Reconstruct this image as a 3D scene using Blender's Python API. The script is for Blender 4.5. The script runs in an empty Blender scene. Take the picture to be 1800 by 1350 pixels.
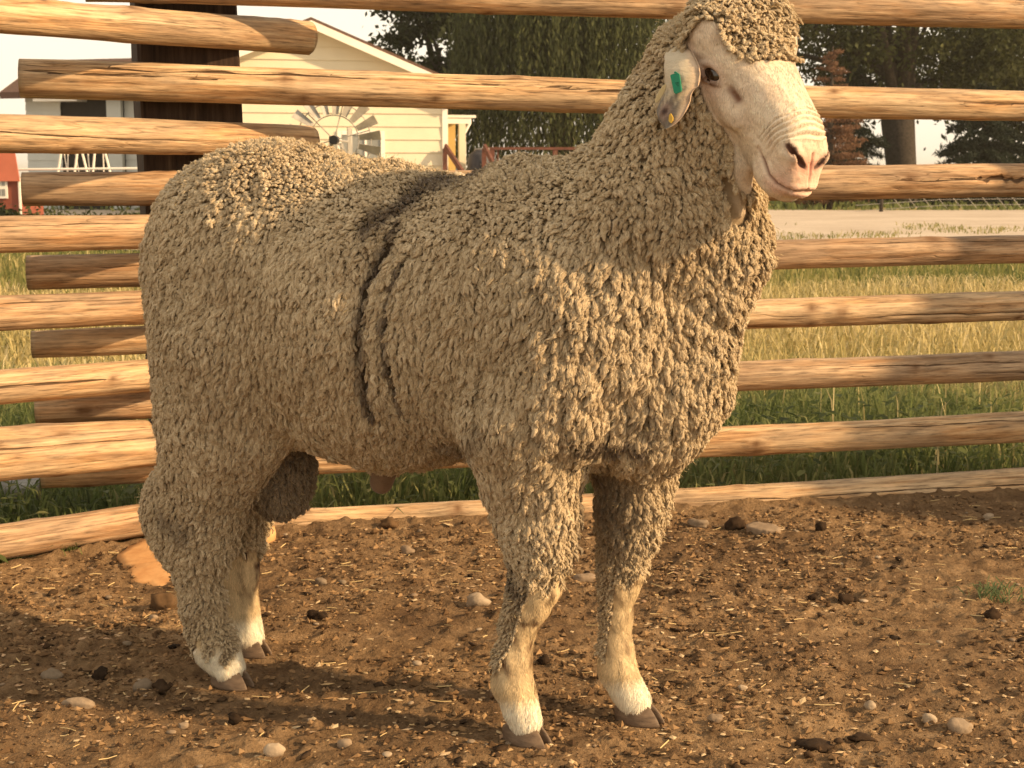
import bpy, math, random
import numpy as np
SC = bpy.context.scene
COL = SC.collection
rng = np.random.default_rng(7)
random.seed(7)

# ================================================================ camera
cd = bpy.data.cameras.new('camera'); cam = bpy.data.objects.new('camera', cd); COL.objects.link(cam)
cam.location = (0, 0, .85)
cam.rotation_euler = (math.pi/2 - math.atan2(365, 2600), 0, 0)
cd.sensor_fit = 'HORIZONTAL'; cd.sensor_width = 36; cd.lens = 52
cd.clip_start = .05; cd.clip_end = 5000
cd.dof.use_dof = True; cd.dof.focus_distance = 2.15; cd.dof.aperture_fstop = 22
SC.camera = cam

# ================================================================ sky and sun
SUN_EL, SUN_AZ = math.radians(26), math.atan2(.952, -.305)      # azimuth clockwise from +Y
SUN = np.array([math.sin(SUN_AZ)*math.cos(SUN_EL), math.cos(SUN_AZ)*math.cos(SUN_EL), math.sin(SUN_EL)])
world = bpy.data.worlds.new('World'); SC.world = world; world.use_nodes = True
nt = world.node_tree; nt.nodes.clear()
sky = nt.nodes.new('ShaderNodeTexSky'); sky.sky_type = 'NISHITA'; sky.sun_disc = False
sky.sun_elevation = SUN_EL; sky.sun_rotation = SUN_AZ; sky.dust_density = 6; sky.air_density = 1.5; sky.altitude = 900
mixn = nt.nodes.new('ShaderNodeMixRGB'); mixn.inputs[0].default_value = .88           # smoke: an even cream veil over the sky
tc = nt.nodes.new('ShaderNodeTexCoord'); sx = nt.nodes.new('ShaderNodeSeparateXYZ'); gr_ = nt.nodes.new('ShaderNodeMixRGB')
gr_.inputs[1].default_value = (6.2, 5.45, 4.3, 1); gr_.inputs[2].default_value = (4.2, 3.7, 3.0, 1)      # pale towards the horizon, duller overhead
mr = nt.nodes.new('ShaderNodeMapRange'); mr.inputs[1].default_value = .12; mr.inputs[2].default_value = .85
nt.links.new(tc.outputs['Generated'], sx.inputs[0]); nt.links.new(sx.outputs[2], mr.inputs[0]); nt.links.new(mr.outputs[0], gr_.inputs[0]); nt.links.new(gr_.outputs[0], mixn.inputs[2])
bg = nt.nodes.new('ShaderNodeBackground'); bg.inputs[1].default_value = .160
out = nt.nodes.new('ShaderNodeOutputWorld')
nt.links.new(sky.outputs[0], mixn.inputs[1]); nt.links.new(mixn.outputs[0], bg.inputs[0]); nt.links.new(bg.outputs[0], out.inputs[0])
sd = bpy.data.lights.new('sun', 'SUN'); sun = bpy.data.objects.new('sun', sd); COL.objects.link(sun)
sd.energy = 5.0; sd.angle = math.radians(1.5); sd.color = (1, .69, .375)
from mathutils import Vector, Matrix, Quaternion
sun.rotation_euler = Vector(SUN).to_track_quat('Z', 'Y').to_euler()
sun.location = (6, -1, 5)
SC.view_settings.view_transform = 'Standard'; SC.view_settings.look = 'None'
SC.view_settings.exposure = .47; SC.view_settings.gamma = 1; SC.view_settings.use_curve_mapping = False
SC.cycles.max_bounces = 6; SC.cycles.diffuse_bounces = 3; SC.cycles.use_denoising = True
# ================================================================ helpers
def link(o, parent=None):
    COL.objects.link(o)
    if parent is not None: o.parent = parent
    return o
def tag(o, label=None, cat=None, group=None, kind=None):
    if label: o['label'] = label
    if cat: o['category'] = cat
    if group: o['group'] = group
    if kind: o['kind'] = kind
    return o
def empty(name, loc, label=None, cat=None, group=None, rz=0):
    o = bpy.data.objects.new(name, None); link(o); o.location = loc; o.rotation_euler = (0, 0, rz); o.empty_display_size = .1
    return tag(o, label, cat, group)
def mesh(name, V, Q=None, T=None, smooth=True, attrs=None, mats=(), midx=None):
    me = bpy.data.meshes.new(name)
    V = np.asarray(V, np.float32)
    Q = np.zeros((0, 4), np.int32) if Q is None else np.asarray(Q, np.int32).reshape(-1, 4)
    T = np.zeros((0, 3), np.int32) if T is None else np.asarray(T, np.int32).reshape(-1, 3)
    me.vertices.add(len(V)); me.vertices.foreach_set('co', V.ravel())
    nl = Q.size + T.size; me.loops.add(nl)
    me.loops.foreach_set('vertex_index', np.concatenate([Q.ravel(), T.ravel()]))
    n = len(Q) + len(T); me.polygons.add(n)
    st = np.concatenate([np.arange(len(Q))*4, len(Q)*4 + np.arange(len(T))*3]).astype(np.int32)
    me.polygons.foreach_set('loop_start', st)
    me.polygons.foreach_set('use_smooth', np.full(n, smooth))
    for m in mats: me.materials.append(m)
    if midx is not None: me.polygons.foreach_set('material_index', np.asarray(midx, np.int32))
    for k, a in (attrs or {}).items():
        a = np.asarray(a, np.float32)
        if a.ndim == 1: at = me.attributes.new(k, 'FLOAT', 'POINT'); at.data.foreach_set('value', a)
        else: at = me.attributes.new(k, 'FLOAT_COLOR', 'POINT'); at.data.foreach_set('color', np.c_[a, np.ones(len(a))].astype(np.float32).ravel() if a.shape[1] == 3 else a.ravel())
    me.update(calc_edges=True); me.validate()
    return me
def obj(name, me, parent=None, loc=None):
    o = bpy.data.objects.new(name, me); link(o, parent)
    if loc is not None: o.location = loc
    return o
class MB:                                              # collects shapes into one mesh
    def __init__(s): s.V = []; s.F = []
    def add(s, V, F):
        n = len(s.V); s.V += [tuple(v) for v in V]; s.F += [tuple(i + n for i in f) for f in F]; return s
    def box(s, c, size, rot=None):
        c = Vector(c); hx, hy, hz = (q/2 for q in size)
        V = [Vector((x, y, z)) for x in (-hx, hx) for y in (-hy, hy) for z in (-hz, hz)]
        if rot is not None: V = [rot @ v for v in V]
        return s.add([v + c for v in V], [(0,1,3,2),(4,6,7,5),(0,4,5,1),(2,3,7,6),(0,2,6,4),(1,5,7,3)])
    def bar(s, a, b, w, h=None):
        a = Vector(a); b = Vector(b); d = b - a
        q = d.to_track_quat('X', 'Z').to_matrix()
        return s.box((a + b)/2, (d.length, w, h or w), q)
    def tube(s, pts, r, n=8, cap=True):
        pts = [Vector(p) for p in pts]; rs = r if isinstance(r, (list, tuple)) else [r]*len(pts); V = []; F = []
        for i, p in enumerate(pts):
            d = (pts[min(i+1, len(pts)-1)] - pts[max(i-1, 0)]).normalized()
            x = d.orthogonal().normalized(); 
            if abs(d.z) < .9: x = d.cross(Vector((0,0,1))).normalized()
            else: x = d.cross(Vector((0,1,0))).normalized()
            y = d.cross(x)
            V += [p + (x*math.cos(2*math.pi*k/n) + y*math.sin(2*math.pi*k/n))*rs[i] for k in range(n)]
        for i in range(len(pts)-1):
            for k in range(n): F.append((i*n+k, i*n+(k+1)%n, (i+1)*n+(k+1)%n, (i+1)*n+k))
        if cap: F += [tuple(range(n))[::-1], tuple(range((len(pts)-1)*n, len(pts)*n))]
        return s.add(V, F)
    def prism(s, poly, axis_from, axis_to):             # poly: list of Vectors; extruded by (axis_to-axis_from)
        e = Vector(axis_to) - Vector(axis_from); n = len(poly); V = [Vector(p) for p in poly] + [Vector(p) + e for p in poly]
        return s.add(V, [tuple(range(n))[::-1], tuple(range(n, 2*n))] + [(i, (i+1)%n, n+(i+1)%n, n+i) for i in range(n)])
    def build(s, name, mat, parent=None, smooth=False, loc=None, bevel=0):
        me = bpy.data.meshes.new(name); me.from_pydata(s.V, [], s.F); me.materials.append(mat)
        import bmesh
        b = bmesh.new(); b.from_mesh(me); bmesh.ops.recalc_face_normals(b, faces=b.faces); b.to_mesh(me); b.free()
        if smooth:
            for p in me.polygons: p.use_smooth = True
        o = obj(name, me, parent, loc)
        if bevel:
            m = o.modifiers.new('bevel', 'BEVEL'); m.width = bevel; m.segments = 2; m.limit_method = 'ANGLE'
        return o
def _h(i, j, k, s):
    n = (i*374761393 + j*668265263 + k*2147483647 % 1000003 + k*69069 + s*974711) & 0x7fffffff
    n = ((n ^ (n >> 13))*1274126177) & 0x7fffffff
    return ((n ^ (n >> 16)) & 0xffff)/65535.0
def vnoise(P, scale, seed=0):                            # smooth value noise in -1..1
    q = np.asarray(P, float)*scale; i = np.floor(q).astype(np.int64); f = q - i; f = f*f*(3 - 2*f); r = 0
    for a in (0, 1):
        for b in (0, 1):
            for c in (0, 1):
                w = (f[:,0] if a else 1-f[:,0])*(f[:,1] if b else 1-f[:,1])*(f[:,2] if c else 1-f[:,2])
                r = r + w*_h(i[:,0]+a, i[:,1]+b, i[:,2]+c, seed)
    return r*2 - 1
def fbm(P, scale, oct=4, seed=0, gain=.5):
    r = 0; a = 1
    for o in range(oct): r = r + a*vnoise(P, scale*2**o, seed + o*17); a *= gain
    return r

# ---------------------------------------------------------------- materials
class NM:                                              # small node-material writer
    def __init__(s, name, rough=.8, spec=.2):
        s.m = bpy.data.materials.new(name); s.m.use_nodes = True; s.t = s.m.node_tree
        s.b = s.t.nodes['Principled BSDF']; s.b.inputs['Roughness'].default_value = rough; s.b.inputs['Specular IOR Level'].default_value = spec
    def n(s, typ, **kw):
        x = s.t.nodes.new('ShaderNode' + typ)
        for k, v in kw.items():
            if k.startswith('_'): x.inputs[int(k[1:])].default_value = v
            else: setattr(x, k, v)
        return x
    def l(s, a, b):
        s.t.links.new(a.outputs[0] if hasattr(a, 'outputs') else a, b)
    def coord(s, scale=(1,1,1), kind='Object', rnd=False):
        c = s.n('TexCoord'); mp = s.n('Mapping'); mp.inputs['Scale'].default_value = scale
        s.l(c.outputs[kind], mp.inputs['Vector'])
        if rnd:
            oi = s.n('ObjectInfo'); vm = s.n('Vector' + 'Math', operation='SCALE'); vm.inputs[0].default_value = (37, 53, 91)
            s.l(oi.outputs['Random'], vm.inputs['Scale']); s.l(vm.outputs[0], mp.inputs['Location'])
        return mp
    def noise(s, vec, scale, detail=4, rough=.55, dist=0):
        x = s.n('TexNoise'); x.inputs['Scale'].default_value = scale; x.inputs['Detail'].default_value = detail
        x.inputs['Roughness'].default_value = rough; x.inputs['Distortion'].default_value = dist
        if vec is not None: s.l(vec, x.inputs['Vector'])
        return x.outputs['Fac']
    def ramp(s, fac, stops, interp='LINEAR'):
        x = s.n('ValToRGB'); cr = x.color_ramp; cr.interpolation = interp
        while len(cr.elements) < len(stops): cr.elements.new(.5)
        for e, (p, c) in zip(cr.elements, stops): e.position = p; e.color = (*c, 1) if not isinstance(c, (int, float)) else (c, c, c, 1)
        s.l(fac, x.inputs[0]); return x.outputs[0]
    def mix(s, fac, a, b, mode='MIX'):
        x = s.n('MixRGB', blend_type=mode)
        for v, i in ((fac, 0), (a, 1), (b, 2)):
            if isinstance(v, (int, float)): x.inputs[i].default_value = v if i == 0 else (v, v, v, 1)
            elif isinstance(v, tuple): x.inputs[i].default_value = (*v, 1)
            else: s.l(v, x.inputs[i])
        return x.outputs[0]
    def math(s, op, a, b=0.0):
        x = s.n('Math', operation=op)
        for v, i in ((a, 0), (b, 1)):
            if isinstance(v, (int, float)): x.inputs[i].default_value = v
            else: s.l(v, x.inputs[i])
        return x.outputs[0]
    def attr(s, name, out='Fac'):
        x = s.n('Attribute', attribute_name=name); return x.outputs[out]
    def color(s, c):
        if isinstance(c, tuple): s.b.inputs['Base Color'].default_value = (*c, 1)
        else: s.l(c, s.b.inputs['Base Color'])
    def bump(s, h, strength=.5, dist=.002):
        x = s.n('Bump'); x.inputs['Strength'].default_value = strength; x.inputs['Distance'].default_value = dist
        s.l(h, x.inputs['Height']); s.l(x, s.b.inputs['Normal']); return x
def simple(name, c, rough=.7, var=.15, scale=8, bump=0, spec=.2, metal=0):
    k = NM(name, rough, spec); k.b.inputs['Metallic'].default_value = metal
    v = k.coord(rnd=True); n = k.noise(v, scale, 5)
    k.color(k.ramp(n, [(.3, tuple(x*(1-var) for x in c)), (.7, tuple(min(1, x*(1+var)) for x in c))]))
    if bump: k.bump(n, bump, .004)
    return k.m
# ---------------------------------------------------------------- RAM: shape as a distance field
RO = np.array([-.471, 2.487, 0.0])                    # ground point between the hind hooves
RU = np.array([.893, -.450, 0.0]); RU /= np.linalg.norm(RU)   # heading
RV = np.array([-RU[1], RU[0], 0.0])                   # the ram's left
RZ = np.array([0, 0, 1.0])
RM = np.stack([RU, RV, RZ])                           # world -> local rows
def to_world(p): return RO + np.asarray(p) @ RM
def to_local(p): return (np.asarray(p) - RO) @ RM.T
def head_frame(yaw, pit):
    c, s = math.cos(pit), math.sin(pit)
    f = np.array([math.cos(yaw)*c, math.sin(yaw)*c, -s])
    t = np.array([math.cos(yaw)*s, math.sin(yaw)*s, c])
    return f, np.cross(f, t), t
HO_W = np.array([.31, 2.06, 1.03])
HF, HR, HT = head_frame(math.radians(-55), math.radians(50))
HM = np.stack([HF, HR, HT])
HO = to_local(HO_W); HML = HM @ RM.T                  # head axes in ram-local coordinates
def to_head(p): return (p - HO) @ HML.T
def from_head(q): return HO + np.asarray(q) @ HML

def smin(a, b, k):
    h = np.clip(.5 + .5*(b - a)/k, 0, 1)
    return b + (a - b)*h - k*h*(1 - h)
def smax(a, b, k): return -smin(-a, -b, k)
def ell(p, c, r, ry=0.0, rz=0.0):
    q = p - np.asarray(c)
    if rz:
        cz, sz = math.cos(rz), math.sin(rz); q = np.stack([q[:, 0]*cz + q[:, 1]*sz, -q[:, 0]*sz + q[:, 1]*cz, q[:, 2]], 1)
    if ry:                                            # pitch: positive lifts the +u end
        cy, sy = math.cos(ry), math.sin(ry); q = np.stack([q[:, 0]*cy + q[:, 2]*sy, q[:, 1], -q[:, 0]*sy + q[:, 2]*cy], 1)
    r = np.asarray(r, float)
    k0 = np.sqrt(((q/r)**2).sum(1)) + 1e-9; k1 = np.sqrt(((q/r**2)**2).sum(1)) + 1e-9
    return k0*(k0 - 1)/k1
def cone(p, a, b, ra, rb, flat=1.0):
    a = np.asarray(a, float); b = np.asarray(b, float)
    ab = b - a; L2 = ab @ ab; ap = p - a
    t = np.clip((ap @ ab)/L2, 0, 1)
    q = ap - t[:, None]*ab
    if flat != 1.0: q = q*np.array([1, 1/flat, 1])
    return np.sqrt((q**2).sum(1)) - (ra + (rb - ra)*t)
def chain(p, pts, k=.02, flat=1.0):
    d = None
    for (a, ra), (b, rb) in zip(pts[:-1], pts[1:]):
        e = cone(p, a, b, ra, rb, flat)
        d = e if d is None else smin(d, e, k)
    return d

W_ = .007                                             # locks stand this far above the fleece base
LEGS = {
 'RF': [((.60,-.105,.50),.095),((.602,-.088,.42),.073),((.609,-.080,.345),.059),((.611,-.078,.300),.048),((.604,-.078,.252),.036),((.594,-.078,.218),.033),((.578,-.078,.180),.0255),((.569,-.078,.125),.0255),((.567,-.078,.088),.0295),((.580,-.078,.054),.0255),((.590,-.078,.030),.0255)],
 'LF': [((.66,.105,.50),.09),((.694,.084,.41),.060),((.697,.078,.345),.050),((.690,.078,.300),.044),((.681,.078,.250),.035),((.676,.078,.216),.030),((.671,.078,.164),.0225),((.672,.078,.108),.0245),((.676,.078,.078),.0285),((.692,.078,.048),.0255),((.705,.078,.028),.0255)],
 'RR': [((.075,-.105,.58),.105),((.046,-.088,.46),.092),((.018,-.080,.385),.080),((-.006,-.080,.325),.071),((-.014,-.080,.27),.058),((-.016,-.080,.232),.047),((-.023,-.080,.19),.035),((-.019,-.079,.14),.031),((-.011,-.077,.09),.030),((.006,-.075,.055),.033),((.030,-.075,.028),.028)],
 'LR': [((.02,.105,.58),.11),((-.005,.088,.46),.092),((-.045,.080,.385),.078),((-.062,.080,.325),.070),((-.066,.080,.25),.054),((-.066,.078,.19),.040),((-.063,.075,.14),.035),((-.062,.075,.09),.031),((-.058,.075,.055),.032),((-.042,.075,.028),.028)],
}
HOOVES = {'RF': (.592,-.078,-26), 'LF': (.712,.078,-27), 'RR': (.036,-.075,-25), 'LR': (-.036,.075,-25)}

HP_F   = np.array([-.080,-.070,-.045,-.010, .030, .070, .110, .145, .168, .186, .198, .212, .225, .234, .2385])
HP_TOP = np.array([-.010, .014, .032, .040, .042, .041, .040, .0385,.0375,.032, .020, .004,-.012,-.023,-.034])
HP_BOT = np.array([-.030,-.050,-.072,-.084,-.092,-.096,-.092,-.084,-.078,-.072,-.068,-.061,-.053,-.046,-.038])
HP_W   = np.array([ .010, .034, .055, .064, .066, .059, .0500, .0430,.0400,.0380,.0362,.0330,.0270,.0190,.006])
def head_field(p):
    q = to_head(p); f, r, t = q[:, 0], q[:, 1], q[:, 2]
    top = np.interp(f, HP_F, HP_TOP); bot = np.interp(f, HP_F, HP_BOT); w = np.interp(f, HP_F, HP_W)
    out = np.maximum(HP_F[0] - f, f - HP_F[-1])
    tc = .62*top + .38*bot; hu = np.maximum(top - tc, .003); hl = np.maximum(tc - bot, .003)
    s = np.where(t > tc, (t - tc)/hu, (tc - t)/hl)
    muz = np.clip((f - .12)/.06, 0, 1)
    weff = w*(1 - (.34 - .20*muz)*np.where(t < tc, np.clip(s, 0, 1)**1.6, 0))
    n = 2.25
    rho = ((np.abs(r)/weff)**n + np.abs(s)**n)**(1/n)
    d = (rho - 1)*np.minimum(weff, .5*(hu + hl))*.85
    d = np.where(out > 0, np.maximum(d, out), d)
    ar = np.abs(r); qs = np.stack([f, ar, t], 1)
    d = smin(d, ell(qs, (.022, .053, .004), (.036, .014, .018)), .016)     # brow
    d = smin(d, ell(qs, (-.004, .058, .006), (.030, .021, .028)), .012)    # bare swelling above the eye
    d = smin(d, ell(qs, (.070, .050, -.034), (.050, .012, .016)), .018)    # cheek bone
    d = smin(d, ell(qs, (.194, .020, -.050), (.030, .020, .019)), .012)    # upper lip
    d = smin(d, ell(q, (.207, 0, -.057), (.022, .027, .011)), .006)        # lower lip
    d = smin(d, ell(qs, (.194, .027, .003), (.018, .011, .011)), .012)     # nostril wing
    return d

def body_field(p):
    wl = -W_
    d = ell(p, (.090,0,.690), (.238+wl,.182+wl,.224+wl))
    d = smin(d, ell(p, (.290,0,.630), (.320,.208+wl,.246+wl), ry=-.07), .05)
    d = smin(d, ell(p, (.57,0,.640), (.23,.190+wl,.241+wl)), .05)
    d = smin(d, ell(p, (.735,.02,.535), (.113+wl,.118+wl,.132+wl)), .07)
    d = smin(d, ell(p, (.655,-.118,.575), (.085,.078,.130)), .045)           # point of the shoulder
    # neck
    d = smin(d, chain(p, [((.67,0,.68),.172),((.758,0,.79),.132),((.802,0,.90),.104),((.830,.0,.99),.084)], .03), .055)
    d = smin(d, ell(p, (.850,.01,.770), (.066,.055,.105), ry=.12), .045)    # dewlap
    d = smin(d, cone(p, (.845,.01,.72), (.797,.015,.56), .052, .070), .05)
    # legs
    for k in ('RF','LF'): d = smin(d, chain(p, LEGS[k], .014), .03)
    for k in ('RR','LR'): d = smin(d, chain(p, LEGS[k], .02), .035)
    d = smin(d, ell(p, (-.068,-.080,.290), (.050,.050,.070)), .05)         # hock
    d = smin(d, ell(p, (-.140,.080,.298), (.040,.040,.055)), .035)
    for s, o in ((-1, 0), (1, -.05)):
        d = smin(d, ell(p, (.065+o, s*.100, .56), (.125,.080,.20)), .05)     # thigh
    d = smin(d, ell(p, (.088,0,.352), (.058,.056,.078)), .012)              # scrotum
    d = smin(d, cone(p, (.09,0,.43), (.09,0,.47), .04,.05), .02)
    d = smin(d, cone(p, (.302,0,.40), (.290,0,.358), .025,.019), .012)      # sheath
    return d
def topknot(p):
    q = to_head(p); a = ell(q, (-.012, -.021, .007), (.070, .080, .038), ry=-.25)
    return a
def sdf(p):
    d = smin(body_field(p), head_field(p), .022)
    d = smin(d, topknot(p), .012)
    d = smin(d, cone(p, (.888,-.048,.862), (.896,-.040,.800), .022, .015), .02)     # bare throat under the jaw
    return d
# ================================================================ ground
def fence_y(x):                                         # where the line of rails stands, seen from above
    x = np.asarray(x, float)
    return np.minimum(np.minimum(3.615 + .219*x, 4.145 + .95*x), 4.0 - .55*(x - 1.75)) 
def m_dirt():
    k = NM('pen_dirt', .95, .1); v = k.coord()
    big = k.noise(v, 1.7, 5, .6); mid = k.noise(v, 16, 6, .65, .4); fine = k.noise(v, 120, 5, .7)
    c = k.ramp(mid, [(.28, (.088, .053, .029)), (.44, (.215, .135, .069)), (.58, (.32, .208, .110)), (.78, (.44, .305, .178))])
    c = k.mix(k.ramp(big, [(.40, 0.0), (.62, .75)]), c, (.125, .075, .040))
    c = k.mix(.55, c, k.ramp(fine, [(.25, .35), (.5, .9), (.75, 1.5)]), 'MULTIPLY')
    vo = k.n('TexVoronoi', feature='F1'); vo.inputs['Scale'].default_value = 95; k.l(v, vo.inputs['Vector'])
    fleck = k.ramp(vo.outputs['Distance'], [(.10, 1.0), (.2, 0.0)])
    sel = k.ramp(k.math('MULTIPLY', vo.outputs['Color'], 1.0), [(.80, 0.0), (.84, 1.0)])
    c = k.mix(k.math('MULTIPLY', fleck, sel), c, (.50, .36, .22))
    k.color(c)
    h = k.math('ADD', k.math('MULTIPLY', mid, 1.0), k.math('MULTIPLY', fine, .45))
    k.bump(h, 1.0, .018); return k.m
M_DIRT = m_dirt()
def axis(parts): return np.unique(np.concatenate([np.linspace(a, b, n) for a, b, n in parts]))
def pen_dirt():
    xs = axis([(-7, -2, 30), (-2, -1.5, 20), (-1.5, 1.7, 420), (1.7, 2.2, 20), (2.2, 7, 30)])
    ys = axis([(-6, 1.6, 40), (1.6, 2.0, 15), (2.0, 4.3, 340), (4.3, 4.6, 20), (4.6, 6, 10)])
    X, Y = np.meshgrid(xs, ys, indexing='ij'); P = np.stack([X.ravel(), Y.ravel(), np.zeros(X.size)], 1)
    z = .010*fbm(P, 2.2, 3, 3) + .0085*np.maximum(fbm(P + .02*vnoise(P, 20, 2)[:, None], 13, 3, 11), -.25) + .0085*np.maximum(fbm(P + .008*vnoise(P, 60, 4)[:, None], 42, 3, 23), -.12)
    f = fence_y(P[:, 0]); over = P[:, 1] - f
    z += .035*np.clip(1 - np.abs(over)/.14, 0, 1)**2*.5     # earth banked against the bottom logs
    z -= .14*np.clip((over - .06)/.15, 0, 1)
    # trodden flat round each hoof
    for k, (u, v, a) in HOOVES.items():
        w = to_world((u, v, 0)); d = np.hypot(P[:, 0]-w[0], P[:, 1]-w[1]); z = np.where(d < .12, z*np.clip((d-.03)/.09, .12, 1) - .003*np.clip(1 - d/.06, 0, 1), z)
    P[:, 2] = z
    a, b = len(xs), len(ys); I = np.arange(a*b).reshape(a, b)
    Q = np.stack([I[:-1,:-1], I[1:,:-1], I[1:,1:], I[:-1,1:]], -1).reshape(-1, 4)
    o = obj('pen_ground', mesh('pen_ground', P, Q, mats=[M_DIRT])); tag(o, 'bare trodden brown dirt floor of the sheep pen', kind='structure')
    return xs, ys, P[:, 2].reshape(a, b)
PGX, PGY, PGZ = pen_dirt()
def ground_z(x, y):
    i = np.clip(np.searchsorted(PGX, x), 1, len(PGX)-1); j = np.clip(np.searchsorted(PGY, y), 1, len(PGY)-1)
    return np.maximum(np.maximum(PGZ[i, j], PGZ[i-1, j-1]), np.maximum(PGZ[i-1, j], PGZ[i, j-1]))
def m_field():
    k = NM('field_soil', .95, .1); v = k.coord()
    a = k.noise(v, .35, 6, .65); b = k.noise(v, 6, 5)
    c = k.ramp(a, [(.35, (.20, .19, .06)), (.5, (.36, .28, .11)), (.65, (.24, .22, .075))])
    c = k.mix(.5, c, k.ramp(b, [(.3, .5), (.7, 1.35)]), 'MULTIPLY'); k.color(c); k.bump(b, .5, .05); return k.m
MBG = MB(); 
gx = [-1100, -300, -60, -20, 20, 60, 300, 1100]; gy = [-900, -8, 3, 12, 20, 42, 80, 300, 2000]
GV = [(x, y, -.045) for x in gx for y in gy]; GF = [(i*9+j, (i+1)*9+j, (i+1)*9+j+1, i*9+j+1) for i in range(7) for j in range(8)]
g = obj('ground', mesh('ground', GV, GF, mats=[m_field()], smooth=False)); tag(g, 'grassy ground of the farmyard reaching to the horizon', kind='structure')
def road():
    k = NM('pale_gravel', .95, .1); v = k.coord()
    a = k.noise(v, .6, 5, .6); b = k.noise(v, 25, 4)
    c = k.ramp(a, [(.3, (.42, .34, .26)), (.7, (.56, .47, .37))]); k.color(k.mix(.35, c, k.ramp(b, [(.3, .6), (.7, 1.3)]), 'MULTIPLY'))
    n = 90; xs = np.linspace(-45, 60, n); P = []
    e = np.stack([xs, np.zeros(n), np.zeros(n)], 1)
    y0 = 18.2 + 1.2*fbm(e, .22, 3, 5); y1 = 39.5 + 2.2*fbm(e, .12, 3, 9)
    rows = 12; V = np.concatenate([np.stack([xs, y0 + (y1-y0)*t, np.full(n, -.02)], 1) for t in np.linspace(0, 1, rows)])
    I = np.arange(rows*n).reshape(rows, n); Q = np.stack([I[:-1,:-1], I[:-1,1:], I[1:,1:], I[1:,:-1]], -1).reshape(-1, 4)
    o = obj('gravel_road', mesh('gravel_road', V, Q, mats=[k.m])); tag(o, 'pale gravel farm road crossing behind the dry grass', kind='structure')
road()
# ================================================================ round-pen fence of peeled logs
CAMP = np.array([0, 0, .85]); CP = math.atan2(365, 2600)
def ray_(x, y):
    a = (x-900)/2600; b = (675-y)/2600
    return np.array([a, math.cos(CP) + b*math.sin(CP), -math.sin(CP) + b*math.cos(CP)])
def at_depth(x, y, Y): r = ray_(x, y); return CAMP + r*(Y/r[1])
def on_wall(x, y, x0, y0, slope, off=0.0):              # meets the upright plane Y = y0 + slope*(X-x0) + off
    r = ray_(x, y); t = (y0 + off - slope*x0)/(r[1] - slope*r[0]); return CAMP + r*t
def m_log():
    k = NM('peeled_pine', .72, .25)
    v = k.coord((1, 1, 1), rnd=True); vs = k.coord((1.3, 34, 34), rnd=True); vs2 = k.coord((11, 120, 120), rnd=True); vp = k.coord((2.2, 7, 7), rnd=True)
    st = k.noise(vs, 1.6, 6, .65, .5); st2 = k.noise(vs2, 1.5, 4, .6); pa = k.noise(vp, 1.6, 5, .6)
    c = k.ramp(st, [(.28, (.25, .13, .06)), (.42, (.44, .26, .125)), (.55, (.62, .435, .26)), (.72, (.74, .57, .385))])
    c = k.mix(k.ramp(pa, [(.38, 0.0), (.58, .85)]), c, k.ramp(st, [(.3, (.22, .15, .095)), (.7, (.50, .38, .255))]))
    oi = k.n('ObjectInfo'); c = k.mix(.6, c, k.ramp(oi.outputs['Random'], [(0, (.72, .62, .58)), (.5, (1, .94, .86)), (1, (1.15, 1.08, .95))]), 'MULTIPLY')
    c = k.mix(.85, c, k.ramp(st2, [(.3, .34), (.46, .92), (.55, 1.05), (.72, 1.35)]), 'MULTIPLY')
    c = k.mix(.55, c, k.ramp(k.noise(k.coord((3.5, 16, 16), rnd=True), 1.4, 6, .7), [(.30, .50), (.45, .95), (.6, 1.05), (.75, 1.18)]), 'MULTIPLY')
    ck = k.ramp(k.math('ABSOLUTE', k.math('SUBTRACT', k.noise(vs, .8, 3, .5, .8), .5)), [(.0, 1.0), (.006, 0.0)])
    c = k.mix(k.math('MULTIPLY', ck, .35), c, (.10, .055, .025))
    wob = k.math('MULTIPLY', k.math('SUBTRACT', k.noise(k.coord((9, 60, 60), rnd=True), 1.5, 3), .5), .0045)
    cdist = k.math('DIVIDE', k.math('ABSOLUTE', k.math('ADD', k.attr('crk'), wob)), k.math('MAXIMUM', k.attr('crw'), .00002))
    crack = k.ramp(cdist, [(.45, 1.0), (1.0, 0.0)])
    mk = k.math('MAXIMUM', k.attr('mark'), k.math('MULTIPLY', crack, .92)); c = k.mix(mk, c, (.075, .040, .020))
    kn = k.attr('knot'); c = k.mix(k.math('MULTIPLY', kn, .5), c, (.20, .095, .038))
    k.color(c); h = k.math('SUBTRACT', k.math('ADD', st, k.math('MULTIPLY', st2, .6)), k.math('ADD', k.math('MULTIPLY', ck, .5), k.math('MULTIPLY', crack, 2.5))); k.bump(h, .75, .004)
    return k.m
def m_logend():
    k = NM('sawn_log_end', .85, .1); v = k.coord(); w = k.n('TexWave', wave_type='RINGS', rings_direction='X'); w.inputs['Scale'].default_value = 70; w.inputs['Distortion'].default_value = 2
    k.l(v, w.inputs['Vector']); k.color(k.ramp(w.outputs['Fac'], [(.2, (.22, .15, .09)), (.8, (.42, .30, .18))])); return k.m
M_LOG = m_log(); M_LOGEND = m_logend()
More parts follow.
